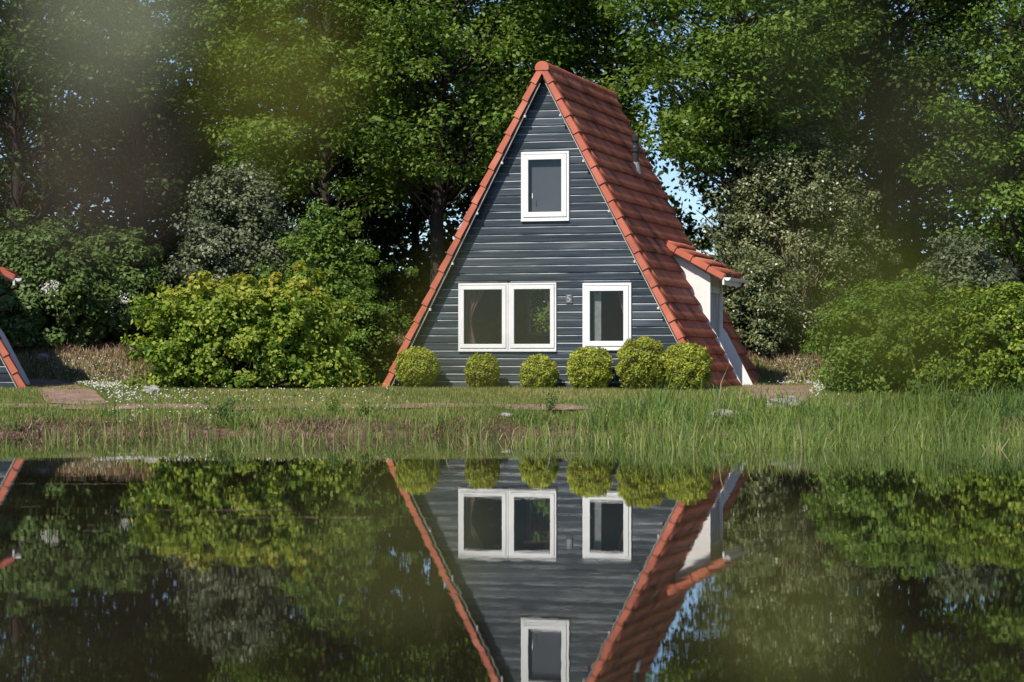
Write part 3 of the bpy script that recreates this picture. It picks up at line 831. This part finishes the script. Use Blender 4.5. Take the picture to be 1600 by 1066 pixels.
BACK = [(-60, 71), (75, 70), (190, 73), (300, 70.5), (430, 72), (545, 70), (650, 73), (760, 70.5), (880, 72.5), (1150, 74), (1235, 70), (1330, 72), (1430, 70), (1530, 73), (1650, 71)]
where = ['beyond the left edge', 'behind the left cottage', 'behind the elder', 'behind the grey-green shrub', 'left of the straight trunk', 'right of the straight trunk', 'left of the roof slope', 'behind the left roof slope', 'behind the ridge', 'right of the sky gap', 'behind the holly', 'right of the holly', 'behind the brown trunk', 'behind the right hedge', 'beyond the right edge']
for i, ((p, d), w) in enumerate(zip(BACK, where)):
    hh = 12.5 + 2.2 * math.sin(i * 2.1)
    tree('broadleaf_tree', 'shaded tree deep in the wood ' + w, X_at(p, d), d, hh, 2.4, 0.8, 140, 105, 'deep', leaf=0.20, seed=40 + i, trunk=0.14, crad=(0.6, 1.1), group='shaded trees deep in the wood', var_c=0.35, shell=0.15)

def shrub(name, label, X, Y, rx, ry, h, n_cl, per, mat, leaf, seed, crad=(0.25, 0.45), cat='shrub', power=2.0, stems=14, bark='bark', var_c=0.5, mat_top=None, top=0.7, zbase=0.0, group=None, flat=0.75, aspect=0.58, bump_=0.12, foot=0.85):
    """a leafy shrub: stems from the ground, leaf clumps crowding its outer skin"""
    global rng
    rng = np.random.default_rng(500 + seed)
    z0 = float(gz(X, Y)) - 0.02
    root = empty(name, (X, Y, z0)); tag(root, label, cat, group)
    p = power
    u = rng.random(n_cl) ** 0.9; th = rng.random(n_cl) * 2 * np.pi
    w = np.clip(1 - np.abs((u - 0.36) / 0.64) ** p, 0.02, 1) ** (1 / p)        # width over height
    w = np.where(u < 0.36, np.maximum(w, foot + (1 - foot) * u / 0.36), w)
    cs, sn = np.cos(th), np.sin(th); q = 1 / (np.abs(cs) ** p + np.abs(sn) ** p) ** (1 / p)
    rr = q * w * (0.35 + 0.65 * rng.random(n_cl) ** 0.35) * (1 + bump_ * rng.normal(size=n_cl))
    C = np.stack([cs * rr * rx, sn * rr * ry, 0.10 + u * (h - 0.15) + bump_ * 0.25 * h * rng.normal(size=n_cl) * (u > 0.6)], -1)
    C[:, 2] = np.clip(C[:, 2], 0.10 + zbase, None)
    cr = crad[0] + (crad[1] - crad[0]) * rng.random(n_cl)
    sh = rng.random(n_cl) < 0.14                                    # stray shoots
    C[sh] *= np.array([1, 1, 1]) + (0.08 + 0.16 * rng.random((int(sh.sum()), 1))) * np.array([1.0, 1.0, 0.8]) * (C[sh, 2:3] > 0.25 * h)
    cr[sh] *= 0.55
    paths = []
    for i in rng.choice(n_cl, min(stems, n_cl), replace=False):
        q = np.array([C[i, 0] * 0.15, C[i, 1] * 0.15, 0])
        paths.append(branch_path(q, C[i] * np.array([0.95, 0.95, 1]), 0.035, 0.008, 0.08))
    V, Fq = tube_arrays(paths, 5)
    link('stems', np_mesh('stems', V, Fq, smooth=True), M[bark], root)
    Cl, N, s, var = clump_leaves(C, cr, per, flat, 0.5, 0.7, leaf, var_c)
    Cl[:, 2] = np.maximum(Cl[:, 2], 0.02)
    rel = unit(Cl / np.array([rx, ry, h])); N = unit(N + 0.5 * rel)
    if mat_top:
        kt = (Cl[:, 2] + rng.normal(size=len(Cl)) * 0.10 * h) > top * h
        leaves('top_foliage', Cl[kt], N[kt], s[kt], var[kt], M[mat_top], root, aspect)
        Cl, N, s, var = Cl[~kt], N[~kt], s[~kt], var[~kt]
    leaves('foliage', Cl, N, s, var, M[mat], root, aspect)
    return root

rng = np.random.default_rng(333)
n = 60000
X = (rng.random(n) - 0.5) * 46; Y = 64.5 + 9 * rng.random(n); zt = 1.6 + 1.4 * (0.5 + 0.5 * wob(X, Y, 0.8))
C = np.stack([X, Y, gz(X, Y) + zt * rng.random(n)], -1)
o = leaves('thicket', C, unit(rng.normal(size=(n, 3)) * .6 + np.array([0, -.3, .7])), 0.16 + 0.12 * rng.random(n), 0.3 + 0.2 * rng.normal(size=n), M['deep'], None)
tag(o, 'dark brambly thicket filling the floor of the wood', 'thicket', kind='stuff')

n = 52000
X = (rng.random(n) - 0.5) * 52; Y = 79 + 5 * rng.random(n); zt = 11 + 2.5 * wob(X, Y, 0.5)
k = wob(X * 1.0, rng.random(n) * 13, 1.1) > -0.75
C = np.stack([X, Y, gz(X, Y) + zt * rng.random(n) ** 0.9], -1)
k &= ~sky_window(C); C = C[k]; n = len(C)
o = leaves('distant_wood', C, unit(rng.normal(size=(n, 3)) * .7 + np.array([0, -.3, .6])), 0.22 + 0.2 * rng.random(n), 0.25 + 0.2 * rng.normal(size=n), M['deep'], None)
tag(o, 'deep green wood closing off the view behind all the trees', 'wood', kind='stuff')

# clipped golden conifers along the cottage front
def to_world(xl, t):
    c, s = math.cos(PSI), math.sin(PSI)
    return 0.635 + c * xl + s * t, 50 - s * xl + c * t
BALLS = [(-2.65, .95, .90, 'beside the left foot of the roof'), (-1.22, .72, .77, 'under the left window pane, smallest and brownest'), (0.06, .80, .77, 'under the right half of the double window'),
         (1.12, .92, .90, 'under the left side of the single window'), (2.27, 1.06, 1.11, 'right below the single window, tallest of the row'), (3.23, .98, 1.03, 'against the right foot of the roof')]
def conifer_ball(xl, w, h, where, seed):
    global rng
    rng = np.random.default_rng(900 + seed)
    X, Y = to_world(xl, -0.38); z0 = float(gz(X, Y)) - 0.02
    root = empty('clipped_conifer', (X, Y, z0)); tag(root, 'round golden-green clipped conifer ' + where, 'shrub', 'clipped conifers along the cottage front')
    n = int(11500 * w * h); d = unit(rng.normal(size=(n, 3)))
    am = 0.6 + 1.3 * ((seed * 0.37) % 1.0)
    lump = 1 + am * 0.055 * np.sin(d[:, 0] * 9 + seed) * np.cos(d[:, 2] * 8 + seed * 2) + 0.03 * np.sin(d[:, 1] * 17 + d[:, 2] * 13) + 0.025 * np.sin(d[:, 0] * 23 - d[:, 2] * 19 + seed)
    r = (0.70 + 0.30 * rng.random(n) ** 0.5) * lump + (rng.random(n) < 0.04) * 0.07 * rng.random(n)
    pw = 2.1 + 0.9 * ((seed * 0.61) % 1.0); sup = 1 / (np.abs(d[:, 0]) ** pw + np.abs(d[:, 1]) ** pw + np.abs(d[:, 2]) ** pw) ** (1 / pw)
    sup = sup * (1 + 0.05 * np.sin(seed * 2.3) * d[:, 0] + 0.04 * np.cos(seed * 1.9) * d[:, 2])
    C = d * (r * sup)[:, None] * np.array([w / 2, w / 2, h / 2]); C[:, 2] += h / 2
    C[:, 2] = np.maximum(C[:, 2], 0.01)
    N = unit(d * 0.7 + np.array([0, 0, 0.35]) + rng.normal(size=(n, 3)) * 0.6)
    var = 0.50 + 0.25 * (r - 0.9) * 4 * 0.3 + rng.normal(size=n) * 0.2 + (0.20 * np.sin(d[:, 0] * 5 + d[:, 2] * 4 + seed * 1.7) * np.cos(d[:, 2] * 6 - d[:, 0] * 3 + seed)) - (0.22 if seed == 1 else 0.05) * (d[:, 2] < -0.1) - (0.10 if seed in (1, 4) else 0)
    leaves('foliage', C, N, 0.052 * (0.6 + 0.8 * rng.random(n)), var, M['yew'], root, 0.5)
    paths = [branch_path((rng.normal() * .03, rng.normal() * .03, 0), (math.cos(a) * w * .3, math.sin(a) * w * .3, h * .7), 0.02, 0.006, 0.0) for a in np.linspace(0, 5.5, 7)]
    V, Fq = tube_arrays(paths, 5); link('stems', np_mesh('stems', V, Fq, smooth=True), M['bark'], root)
for i, b in enumerate(BALLS): conifer_ball(*b, seed=i)

hx, hy, _ = px(400, 600, 49.3)
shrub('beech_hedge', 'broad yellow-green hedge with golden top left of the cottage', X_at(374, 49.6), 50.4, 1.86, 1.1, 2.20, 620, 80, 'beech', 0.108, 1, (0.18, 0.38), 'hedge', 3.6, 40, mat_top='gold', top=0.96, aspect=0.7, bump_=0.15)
shrub('hedge_end_bush', 'shaded right end of the yellow hedge beside the roof, set back as its own bush', X_at(560, 53.4), 53.6, 0.75, 0.9, 1.95, 150, 85, 'fresh', 0.10, 2, (0.2, 0.36), power=2.6)  # bush added in the hedge's shadow to make its dark end
shrub('grey_shrub', 'tall grey-green shrub rising behind the yellow hedge', X_at(372, 57.5), 57.5, 1.45, 1.2, 4.55, 260, 120, 'grey', 0.10, 3, (0.25, 0.5), stems=26)
shrub('leafy_shrub', 'mid-green arching shrub behind the golden hedge top', X_at(505, 56), 56.0, 1.6, 1.2, 3.45, 230, 85, 'fresh', 0.10, 4, (0.16, 0.42), stems=60, bump_=0.32, power=1.6)
ELDERS = []
ELDERS += [shrub('elder_shrub', 'dark green elder with white flower heads by the left cottage', X_at(60, 59), 59.0, 1.9, 1.5, 2.9, 300, 110, 'elder', 0.13, 5, (0.25, 0.5), stems=20)]
ELDERS += [shrub('elder_shrub', 'second dark green elder with white flower heads towards the hedge', X_at(180, 60), 60.0, 1.2, 1.2, 2.6, 200, 110, 'elder', 0.13, 6, (0.25, 0.5), stems=20)]
shrub('holly_tree', 'big pale glossy-leaved holly right of the cottage', X_at(1240, 59.5), 59.5, 2.25, 1.6, 5.75, 540, 120, 'holly', 0.085, 7, (0.25, 0.5), power=1.5, stems=60, bark='palebark', bump_=0.16, cat='tree')
shrub('holly_tree', 'shorter glossy dark holly close behind the entrance path', X_at(1175, 58), 58.0, 1.0, 0.8, 2.3, 200, 120, 'holly', 0.085, 8, (0.2, 0.4), stems=20, var_c=0.4)
shrub('leafy_hedge', 'green hedge end nearest the cottage on the right lawn', X_at(1405, 47.5), 48.0, 1.4, 1.1, 2.15, 330, 100, 'fresh', 0.095, 9, (0.2, 0.42), 'hedge', 2.4, 24, bump_=0.2)
shrub('leafy_hedge', 'bright green hedge at the right edge of the lawn', X_at(1560, 47), 47.5, 1.6, 1.1, 2.05, 330, 100, 'beech', 0.095, 10, (0.2, 0.42), 'hedge', 2.4, 24, var_c=0.4, bump_=0.2)
shrub('grey_shrub', 'grey-green flowering shrub behind the right hedge', X_at(1500, 54), 54.0, 1.4, 1.1, 3.2, 240, 100, 'grey', 0.10, 11, (0.25, 0.45), stems=24, var_c=0.4)
shrub('leafy_shrub', 'green bush seen through the cottage window from behind', X_at(850, 60), 60.5, 1.6, 1.0, 2.6, 200, 100, 'fresh', 0.11, 12, (0.25, 0.45))

# ------------------------------------------------------------------ grass, reeds, flowers
def blades3(X, Y, Z, h, w, lean, var):
    n = len(X); th = rng.random(n) * 2 * np.pi; ph = rng.random(n) * 2 * np.pi
    base = np.stack([X, Y, Z - 0.01], -1); side = np.stack([np.cos(th), np.sin(th), np.zeros(n)], -1) * (w / 2)[:, None]
    tip = base + np.stack([np.cos(ph) * lean * h, np.sin(ph) * lean * h, h], -1)
    V = np.stack([base - side, base + side, tip], 1).reshape(-1, 3)
    return V, np.arange(n * 3).reshape(-1, 3), np.repeat(var, 3)

def blades5(X, Y, Z, h, w, lean, var, droop=0.25):
    n = len(X); th = rng.random(n) * np.pi; ph = rng.random(n) * 2 * np.pi
    base = np.stack([X, Y, Z - 0.02], -1); side = np.stack([np.cos(th), np.sin(th), np.zeros(n)], -1) * (w / 2)[:, None]
    ld = np.stack([np.cos(ph), np.sin(ph), np.zeros(n)], -1)
    m1 = base + ld * (lean * h * 0.35)[:, None]; m1[:, 2] += h * 0.6
    tip = base + ld * (lean * h)[:, None]; tip[:, 2] += h * (1 - droop * lean)
    V = np.stack([base - side, base + side, m1 + side * 0.8, m1 - side * 0.8, tip], 1).reshape(-1, 3)
    b = np.arange(n) * 5
    return V, np.stack([b, b + 1, b + 2, b + 3], -1), np.stack([b + 3, b + 2, b + 4], -1), np.repeat(var, 5)

rng = np.random.default_rng(21)
# lawn
n = 300000
Y = shore(0) + 0.3 + (60 - 40) * rng.random(n) ** 1.15; X = (rng.random(n) - 0.5) * 2 * (0.27 * Y + 1.5)
dsh = Y - shore(X)
hl = (Y - 50) * math.sin(PSI); 
keep = (dsh > 0.35) & ~(on_path(X, Y) & (rng.random(n) < 0.80))
c, s = math.cos(PSI), math.sin(PSI)
xl = (X - 0.635) * c - (Y - 50) * s; tl = (X - 0.635) * s + (Y - 50) * c
keep &= ~((np.abs(xl) < HALF - .05) & (tl > 0.1) & (tl < LEN))
X, Y = X[keep], Y[keep]; Z = gz(X, Y); n = len(X)
patch = wob(X, Y, 0.7)
h = (0.045 + 0.05 * rng.random(n)) * (1 + 0.35 * patch) + (np.abs(Y - 44.1) < 1.1) * 0.015
h = h + (Y < 43.2) * 0.03 * rng.random(n)
var = 0.45 + 0.2 * wob(X, Y, 0.35) + 0.16 * wob(X, Y, 1.3) + rng.normal(size=n) * 0.2 + 0.15 * (Y > 54)
V, F3, va = blades3(X, Y, Z, h, 0.012 + 0.008 * rng.random(n), 0.15 + 0.5 * rng.random(n), var)
lawn = link('lawn_grass', np_mesh('lawn_grass', V, None, F3, {'var': np.clip(va, 0, 1)}), M['lawn'])
tag(lawn, 'short sunlit lawn grass between the pond and the cottages', 'grass', kind='stuff')

# rough grass along the edge of the bank
n = 52000
X = (rng.random(n) - 0.5) * 28; d = 0.10 + 2.8 * rng.random(n) ** 1.4; Y = shore(X) + d
tc_ = np.stack([(rng.random(34) - 0.5) * 22, 0.1 + 1.2 * rng.random(34) ** 1.5], -1); tr_ = 0.10 + 0.16 * rng.random(34)   # tussocks
g_ = np.max(np.exp(-(((X[:, None] - tc_[:, 0]) / tr_) ** 2 + ((d[:, None] - tc_[:, 1]) / (tr_ * 1.3)) ** 2)), 1)
dens = 0.42 + 0.8 * g_ + 0.5 * sstep(0.5, 3.5, X) + 0.45 * wob(X, Y, 0.8) + 0.3 * wob(X, Y, 2.7)
k = rng.random(n) < dens; X, Y, d, g_ = X[k], Y[k], d[k], g_[k]; n = len(X)
h = (1 + 1.9 * g_) * (0.05 + 0.30 * rng.random(n) ** 2.4) * (0.55 + 0.95 * sstep(0.5, 3, X)) * (1 + 0.6 * wob(X, Y, 1.1) + 0.3 * wob(X, Y, 3.1))
var = 0.34 + 0.2 * wob(X, Y, 0.9) + 0.14 * wob(X, Y, 3.0) + rng.normal(size=n) * 0.22
V, F4, F3, va = blades5(X, Y, gz(X, Y), np.abs(h), 0.009 + 0.010 * rng.random(n), 0.2 + 1.0 * rng.random(n), var, 0.4)
o = link('bank_grass', np_mesh('bank_grass', V, F4, F3, {'var': np.clip(va, 0, 1)}), M['reed'])
tag(o, 'rough longer grass along the top of the pond bank', 'grass', kind='stuff')

# reeds standing in the shallow water
n = 26000
X = (rng.random(n) - 0.5) * 28; right = sstep(0.2, 2.6, X)
d = 0.5 - (0.6 + 6.0 * (1 - right) + 6.9 * right * (1 - 0.6 * sstep(7.0, 9.0, X))) * rng.random(n) ** (0.9 + 0.5 * (1 - right))
Y = shore(X) + d
tuft = wob(X, Y * 0.6, 1.6) + 0.6 * wob(X, Y, 4.3)
dens = (0.22 + 0.68 * right) * (1 - 0.6 * sstep(7.8, 9.0, X)) * (0.66 + 1.0 * tuft) * np.where(X < -7.5, 0.6, 1.0)
k = rng.random(n) < dens; X, Y, d, tuft = X[k], Y[k], d[k], tuft[k]; n = len(X); right = right[k]
h = (0.14 + 0.52 * rng.random(n) ** 1.3) * (0.95 + 0.38 * right) * (1 - 0.42 * np.clip(-d / 5, 0, 1)) * (1 + 0.3 * tuft)
var = 0.38 + 0.18 * wob(X, Y, 0.7) + 0.14 * tuft + rng.normal(size=n) * 0.22 + 0.15 * np.clip(-d / 5, 0, 1) + 0.05 * (1 - right)
zb = np.where(d > 0, gz(X, Y), -0.1)
ln = np.where(rng.random(n) < 0.25 + 0.1 * right, 0.5 + 1.0 * rng.random(n), 0.06 + 0.45 * rng.random(n) ** 1.5)
V, F4, F3, va = blades5(X, Y, zb, np.abs(h) + np.where(d > 0, 0, 0.1), 0.008 + 0.009 * rng.random(n), ln, var, 0.35)
o = link('reeds', np_mesh('reeds', V, F4, F3, {'var': np.clip(va, 0, 1)}), M['reed'])
tag(o, 'green reeds standing in the shallow edge of the pond', 'reeds', kind='stuff')

# dead stems hanging over the bare bank
n = 26000
X = (rng.random(n) - 0.60) * 29; d = -0.12 + 0.8 * rng.random(n); Y = shore(X) + d
dens = (1 - 0.85 * sstep(-1, 2.5, X)) * (0.40 + 0.8 * wob(X, Y, 0.9) + 0.4 * wob(X, Y, 2.9)) + 0.8 * sstep(8.2, 9.0, X)
k = rng.random(n) < dens; X, Y, d = X[k], Y[k], d[k]; n = len(X)
var = 0.45 + 0.25 * wob(X, Y, 2.0) + rng.normal(size=n) * 0.25
V, F4, F3, va = blades5(X, Y, gz(X, Y), 0.06 + 0.16 * rng.random(n), 0.008 + 0.008 * rng.random(n), 0.4 + 0.9 * rng.random(n), var, 0.5)
o = link('dead_grass', np_mesh('dead_grass', V, F4, F3, {'var': np.clip(va, 0, 1)}), M['dead'])
tag(o, 'dead brown stems and roots on the bare pond bank', 'dead grass', kind='stuff')

# undergrowth on the rise below the trees
n = 60000
X = (rng.random(n) - 0.5) * 34; Y = 54.2 + 6.5 * rng.random(n)
k = ~(((X - 0.635) * c - (Y - 50) * s < HALF) & ((X - 0.635) * c - (Y - 50) * s > -HALF) & ((X - 0.635) * s + (Y - 50) * c < LEN)); X, Y = X[k], Y[k]; n = len(X)
var = 0.4 + 0.3 * wob(X, Y, 1.0) + rng.normal(size=n) * 0.25
V, F4, F3, va = blades5(X, Y, gz(X, Y), 0.08 + 0.22 * rng.random(n), 0.012 + 0.012 * rng.random(n), 0.3 + 0.8 * rng.random(n), var, 0.4)
gsel = rng.random(n) < (0.55 - 0.4 * sstep(55.5, 58, Y))
def sub(sel, nm, mat, lb, cat):
    i5 = np.repeat(sel, 5); Vv = V[i5]; m = int(sel.sum()); b = np.arange(m) * 5
    o = link(nm, np_mesh(nm, Vv, np.stack([b, b+1, b+2, b+3], -1), np.stack([b+3, b+2, b+4], -1), {'var': np.clip(va[i5], 0, 1)}), M[mat])
    tag(o, lb, cat, kind='stuff')
sub(gsel, 'undergrowth', 'lawn', 'green undergrowth on the rise below the trees', 'undergrowth')
sub(~gsel, 'dead_undergrowth', 'dead', 'brown dead undergrowth on the rise below the trees', 'undergrowth')

# small flowers
def flowers(name, label, pts, mat, size, z=0.09):
    n = len(pts); X, Y = pts[:, 0], pts[:, 1]
    C = np.stack([X, Y, gz(X, Y) + z * (0.7 + 0.6 * rng.random(n))], -1)
    C = np.repeat(C, 3, 0) + rng.normal(size=(n * 3, 3)) * size * 0.12
    N = unit(np.array([0, -0.5, 0.8]) + rng.normal(size=(n * 3, 3)) * 0.45)
    o = leaves(name, C, N, np.full(n * 3, size), rng.random(n * 3), M[mat], None, 0.7)
    tag(o, label, 'flowers', kind='stuff')
p = []
def patch_pts(n, x0, x1, d0, d1):
    d = d0 + (d1 - d0) * rng.random(n); q = x0 + (x1 - x0) * rng.random(n) + rng.normal(size=n) * 8
    return np.stack([(q - 800) / F * d, d], -1)
P = np.concatenate([patch_pts(430, 135, 212, 45, 57), patch_pts(260, 60, 150, 52, 57), patch_pts(160, 170, 330, 42, 48), patch_pts(110, 330, 640, 42.5, 48.5)])
P = P[~on_path(P[:, 0], P[:, 1])]
flowers('daisies', 'white daisies in the lawn between the left path and the hedge', P, 'petal', 0.032)
P = np.concatenate([patch_pts(500, 1215, 1285, 47, 57), patch_pts(120, 1175, 1300, 44, 56)])
P = P[~on_path(P[:, 0], P[:, 1])]
flowers('daisies', 'white daisies in the lawn right of the entrance path', P, 'petal', 0.032)
flowers('buttercups', 'yellow buttercups by the left foot of the roof', np.concatenate([patch_pts(40, 540, 610, 48, 50.5), patch_pts(40, 240, 560, 44, 48)]), 'yellow', 0.03, 0.13)
def heads(root, spots, seed):
    global rng
    rng = np.random.default_rng(seed)
    for (cx, cy, d, spread) in spots:
        n = 60; c0 = np.array(px(cx, cy, d)) - np.array(root.location)
        C = c0 + rng.normal(size=(n, 3)) * np.array([0.11, 0.06, 0.05]) * spread
        leaves('flower_head', C, unit(np.array([0, -.6, .7]) + rng.normal(size=(n, 3)) * .4), np.full(n, 0.045), rng.random(n), M['petal'], root, 0.8)
heads(ELDERS[0], [(72, 452, 57.6, 1.3), (8, 478, 57.6, 1.5), (84, 446, 57.6, 1.0), (-20, 465, 57.6, 1.4), (40, 440, 57.8, .8)], 1)
heads(ELDERS[1], [(168, 477, 58.7, 1.2), (188, 463, 58.7, 1.1), (170, 490, 58.7, 1.0), (194, 472, 58.7, .8), (150, 455, 58.8, .8)], 2)

# ------------------------------------------------------------------ stones
def stone(px_, py_, d, w, h, label, seed):
    x = (px_ - 800) / F * d; z = float(gz(x, d))
    bm = bmesh.new(); bmesh.ops.create_icosphere(bm, subdivisions=3, radius=0.5)
    rs = random.Random(seed); ph = [rs.uniform(0, 6) for _ in range(6)]
    for v in bm.verts:
        q = v.co; k = 1 + 0.14 * math.sin(q.x * 9 + ph[0]) * math.cos(q.y * 8 + ph[1]) + 0.09 * math.sin(q.z * 15 + ph[2] + q.x * 7) + 0.05 * math.sin(q.y * 23 + ph[3])
        v.co = Vector((q.x * w * k, q.y * w * 0.7 * k, q.z * h * k))
    me = bpy.data.meshes.new('boulder'); bm.to_mesh(me); bm.free()
    o = link('boulder', me, M['stone']); o.location = (x, d, z + h * 0.28)
    tag(o, label, 'stone', 'pale stones along the bank')
stone(237, 603, 48.0, 0.36, 0.20, 'small pale stone at the left foot of the yellow hedge', 1)
stone(1228, 640, 43.0, 0.62, 0.32, 'largest pale grey boulder beside the entrance path', 2)
stone(1135, 655, 42.3, 0.62, 0.26, 'pale boulder half hidden in the reeds', 3)
stone(790, 653, 42.4, 0.30, 0.10, 'small flat white stone on the bank below the double window', 4)
stone(67, 566, 57.0, 0.32, 0.20, 'pale stone under the elder on the left', 5)

# ------------------------------------------------------------------ weeds on the bank
def weed(px_, d, h, r, n, label, seed, mat='elder', leaf=0.06):
    global rng
    rng = np.random.default_rng(seed); x = (px_ - 800) / F * d; z = float(gz(x, d))
    root = empty('bank_weed', (x, d, z)); tag(root, label, 'plant', 'leafy weeds on the bank')
    paths = []; C = []
    for i in range(9):
        a = rng.random() * 6.28; e = np.array([math.cos(a) * r * rng.random(), math.sin(a) * r * rng.random(), h * (0.6 + 0.4 * rng.random())])
        p_, rd = branch_path((0, 0, -.03), e, 0.006, 0.003, 0.02); paths.append((p_, rd))
        t = rng.random(n // 9) ** 0.7; C.append(np.stack([np.interp(t, np.linspace(0, 1, len(p_)), p_[:, k]) for k in range(3)], -1) + rng.normal(size=(len(t), 3)) * 0.045)
    V, Fq = tube_arrays(paths, 4); link('stems', np_mesh('stems', V, Fq), M['dead'], root)
    C = np.concatenate(C); N = unit(rng.normal(size=C.shape) * .6 + np.array([0, -.2, .8]))
    leaves('foliage', C, N, leaf * (.6 + .8 * rng.random(len(C))), rng.random(len(C)), M[mat], root, 0.4)
weed(352, 42.3, 0.42, 0.42, 800, 'dark bushy weed on the bank in front of the yellow hedge', 1, 'elder', 0.06)
weed(520, 42.4, 0.38, 0.2, 260, 'small leafy weed on the bank left of the cottage', 2, 'fresh')
weed(572, 42.1, 0.34, 0.25, 300, 'leafy weed above the bare soil left of the cottage', 3, 'fresh')
weed(860, 43.2, 0.40, 0.16, 220, 'thin upright weed on the path edge below the double window', 4, 'elder')
weed(1496, 42.3, 0.5, 0.45, 700, 'dark bushy weed among the reeds at the right', 5, 'elder', 0.07)

# ------------------------------------------------------------------ floating bits on the pond
rng = np.random.default_rng(77)
n = 420
Yf = 15 + 24 * rng.random(n) ** 0.8; Xf = (rng.random(n) - 0.5) * 0.45 * Yf
ln_ = rng.random(n) < 0.55; row = rng.integers(0, 4, n)         # drifted into thin lines of scum
Yf = np.where(ln_, np.array([25.5, 21.2, 20.2, 27.5])[row] + rng.normal(size=n) * 0.07, Yf)
Xf = np.where(ln_, np.array([-4.6, -2.6, -1.7, 0.6])[row] + rng.normal(size=n) * 0.45, Xf)
L = 0.02 + 0.10 * rng.random(n) ** 3; th = rng.normal(size=n) * 0.5
a = np.stack([np.cos(th), np.sin(th), np.zeros(n)], -1) * L[:, None]; b = np.stack([-np.sin(th), np.cos(th), np.zeros(n)], -1) * 0.006
base = np.stack([Xf, Yf, np.full(n, 0.004)], -1)
V = np.stack([base - a - b, base + a - b, base + a + b, base - a + b], 1).reshape(-1, 3)
o = link('floating_debris', np_mesh('floating_debris', V, np.arange(n * 4).reshape(-1, 4), attrs={'var': np.repeat(rng.random(n), 4)}), M['dead'])
tag(o, 'thin bits of stem and leaf floating on the pond', 'debris', kind='stuff')

# ------------------------------------------------------------------ twigs of the near bank, close to the lens and far out of focus
def near_leaf(parent, tip_px, d, size, seed, mat):
    """one real leaf, d metres from the camera; returns the point where its stalk starts"""
    rs = random.Random(seed)
    c = Vector(px(tip_px[0], tip_px[1], d)); n = 7
    V = []; Fq = []
    prof = [0.05, 0.55, 0.9, 1.0, 0.85, 0.5, 0.03]
    for i in range(n):
        f = i / (n - 1) - 0.5
        for sx, dz in ((-1, 0.06), (0, 0.0), (1, 0.06)):
            V.append((sx * prof[i] * size * 0.36, f * size, dz * size * prof[i] - 0.25 * size * f * f))
    for i in range(n - 1):
        for k in (0, 1): Fq.append((i * 3 + k, i * 3 + k + 1, (i + 1) * 3 + k + 1, (i + 1) * 3 + k))
    me = np_mesh('leaf', np.array(V), Fq, attrs={'var': np.full(len(V), rs.random())}, smooth=True)
    o = link('leaf', me, M[mat], parent)
    o.rotation_euler = (R(60 + rs.uniform(-20, 20)), R(rs.uniform(-30, 30)), R(rs.uniform(-50, 50)))
    o.location = c
    return c
def twig(label, entry, items, mat, seed):
    root = empty('leafy_twig', (0, 0, 0)); tag(root, label, 'twig', 'blurred twigs close to the lens')
    pts = [Vector(px(entry[0], entry[1], entry[2]))]
    for i, (x, y, d, sz) in enumerate(items): pts.append(near_leaf(root, (x, y), d, sz, seed * 10 + i, mat) + Vector((0, 0.004, 0)))
    MB().tube(pts, [0.0014] + [0.0011] * (len(pts) - 2) + [0.0006], 6).build('stem', M['bark'], root, smooth=True)
twig('blurred twig with one pale leaf at the top left corner', (-700, -500, 0.50), [(185, 0, 0.42, 0.030)], 'nearpale', 1)
twig('blurred olive twig hanging in at the top beside the pale leaf', (300, -900, 0.50), [(440, 115, 0.44, 0.028), (410, 40, 0.45, 0.018)], 'nearleaf', 7)
twig('blurred twig with dull brownish leaves at the left edge', (-900, 300, 0.50), [(40, 300, 0.43, 0.016), (165, 250, 0.43, 0.022)], 'nearbrown', 2)
twig('blurred dark twig hanging in at the top right', (2400, -500, 0.5), [(1440, 250, 0.43, 0.020), (1280, 80, 0.43, 0.022)], 'neardark', 3)
twig('blurred leafy twig in front of the right hedge', (2500, 700, 0.5), [(1430, 560, 0.45, 0.016), (1380, 475, 0.45, 0.034)], 'nearleaf', 4)
twig('blurred leafy twig in front of the left windows', (-700, 1100, 0.5), [(640, 860, 0.42, 0.018), (690, 640, 0.42, 0.013), (750, 500, 0.42, 0.014)], 'nearleaf', 5)
twig('blurred leafy twig above the water at the bottom right', (2300, 1700, 0.5), [(1270, 1010, 0.42, 0.018), (1200, 930, 0.43, 0.016)], 'nearleaf', 6)
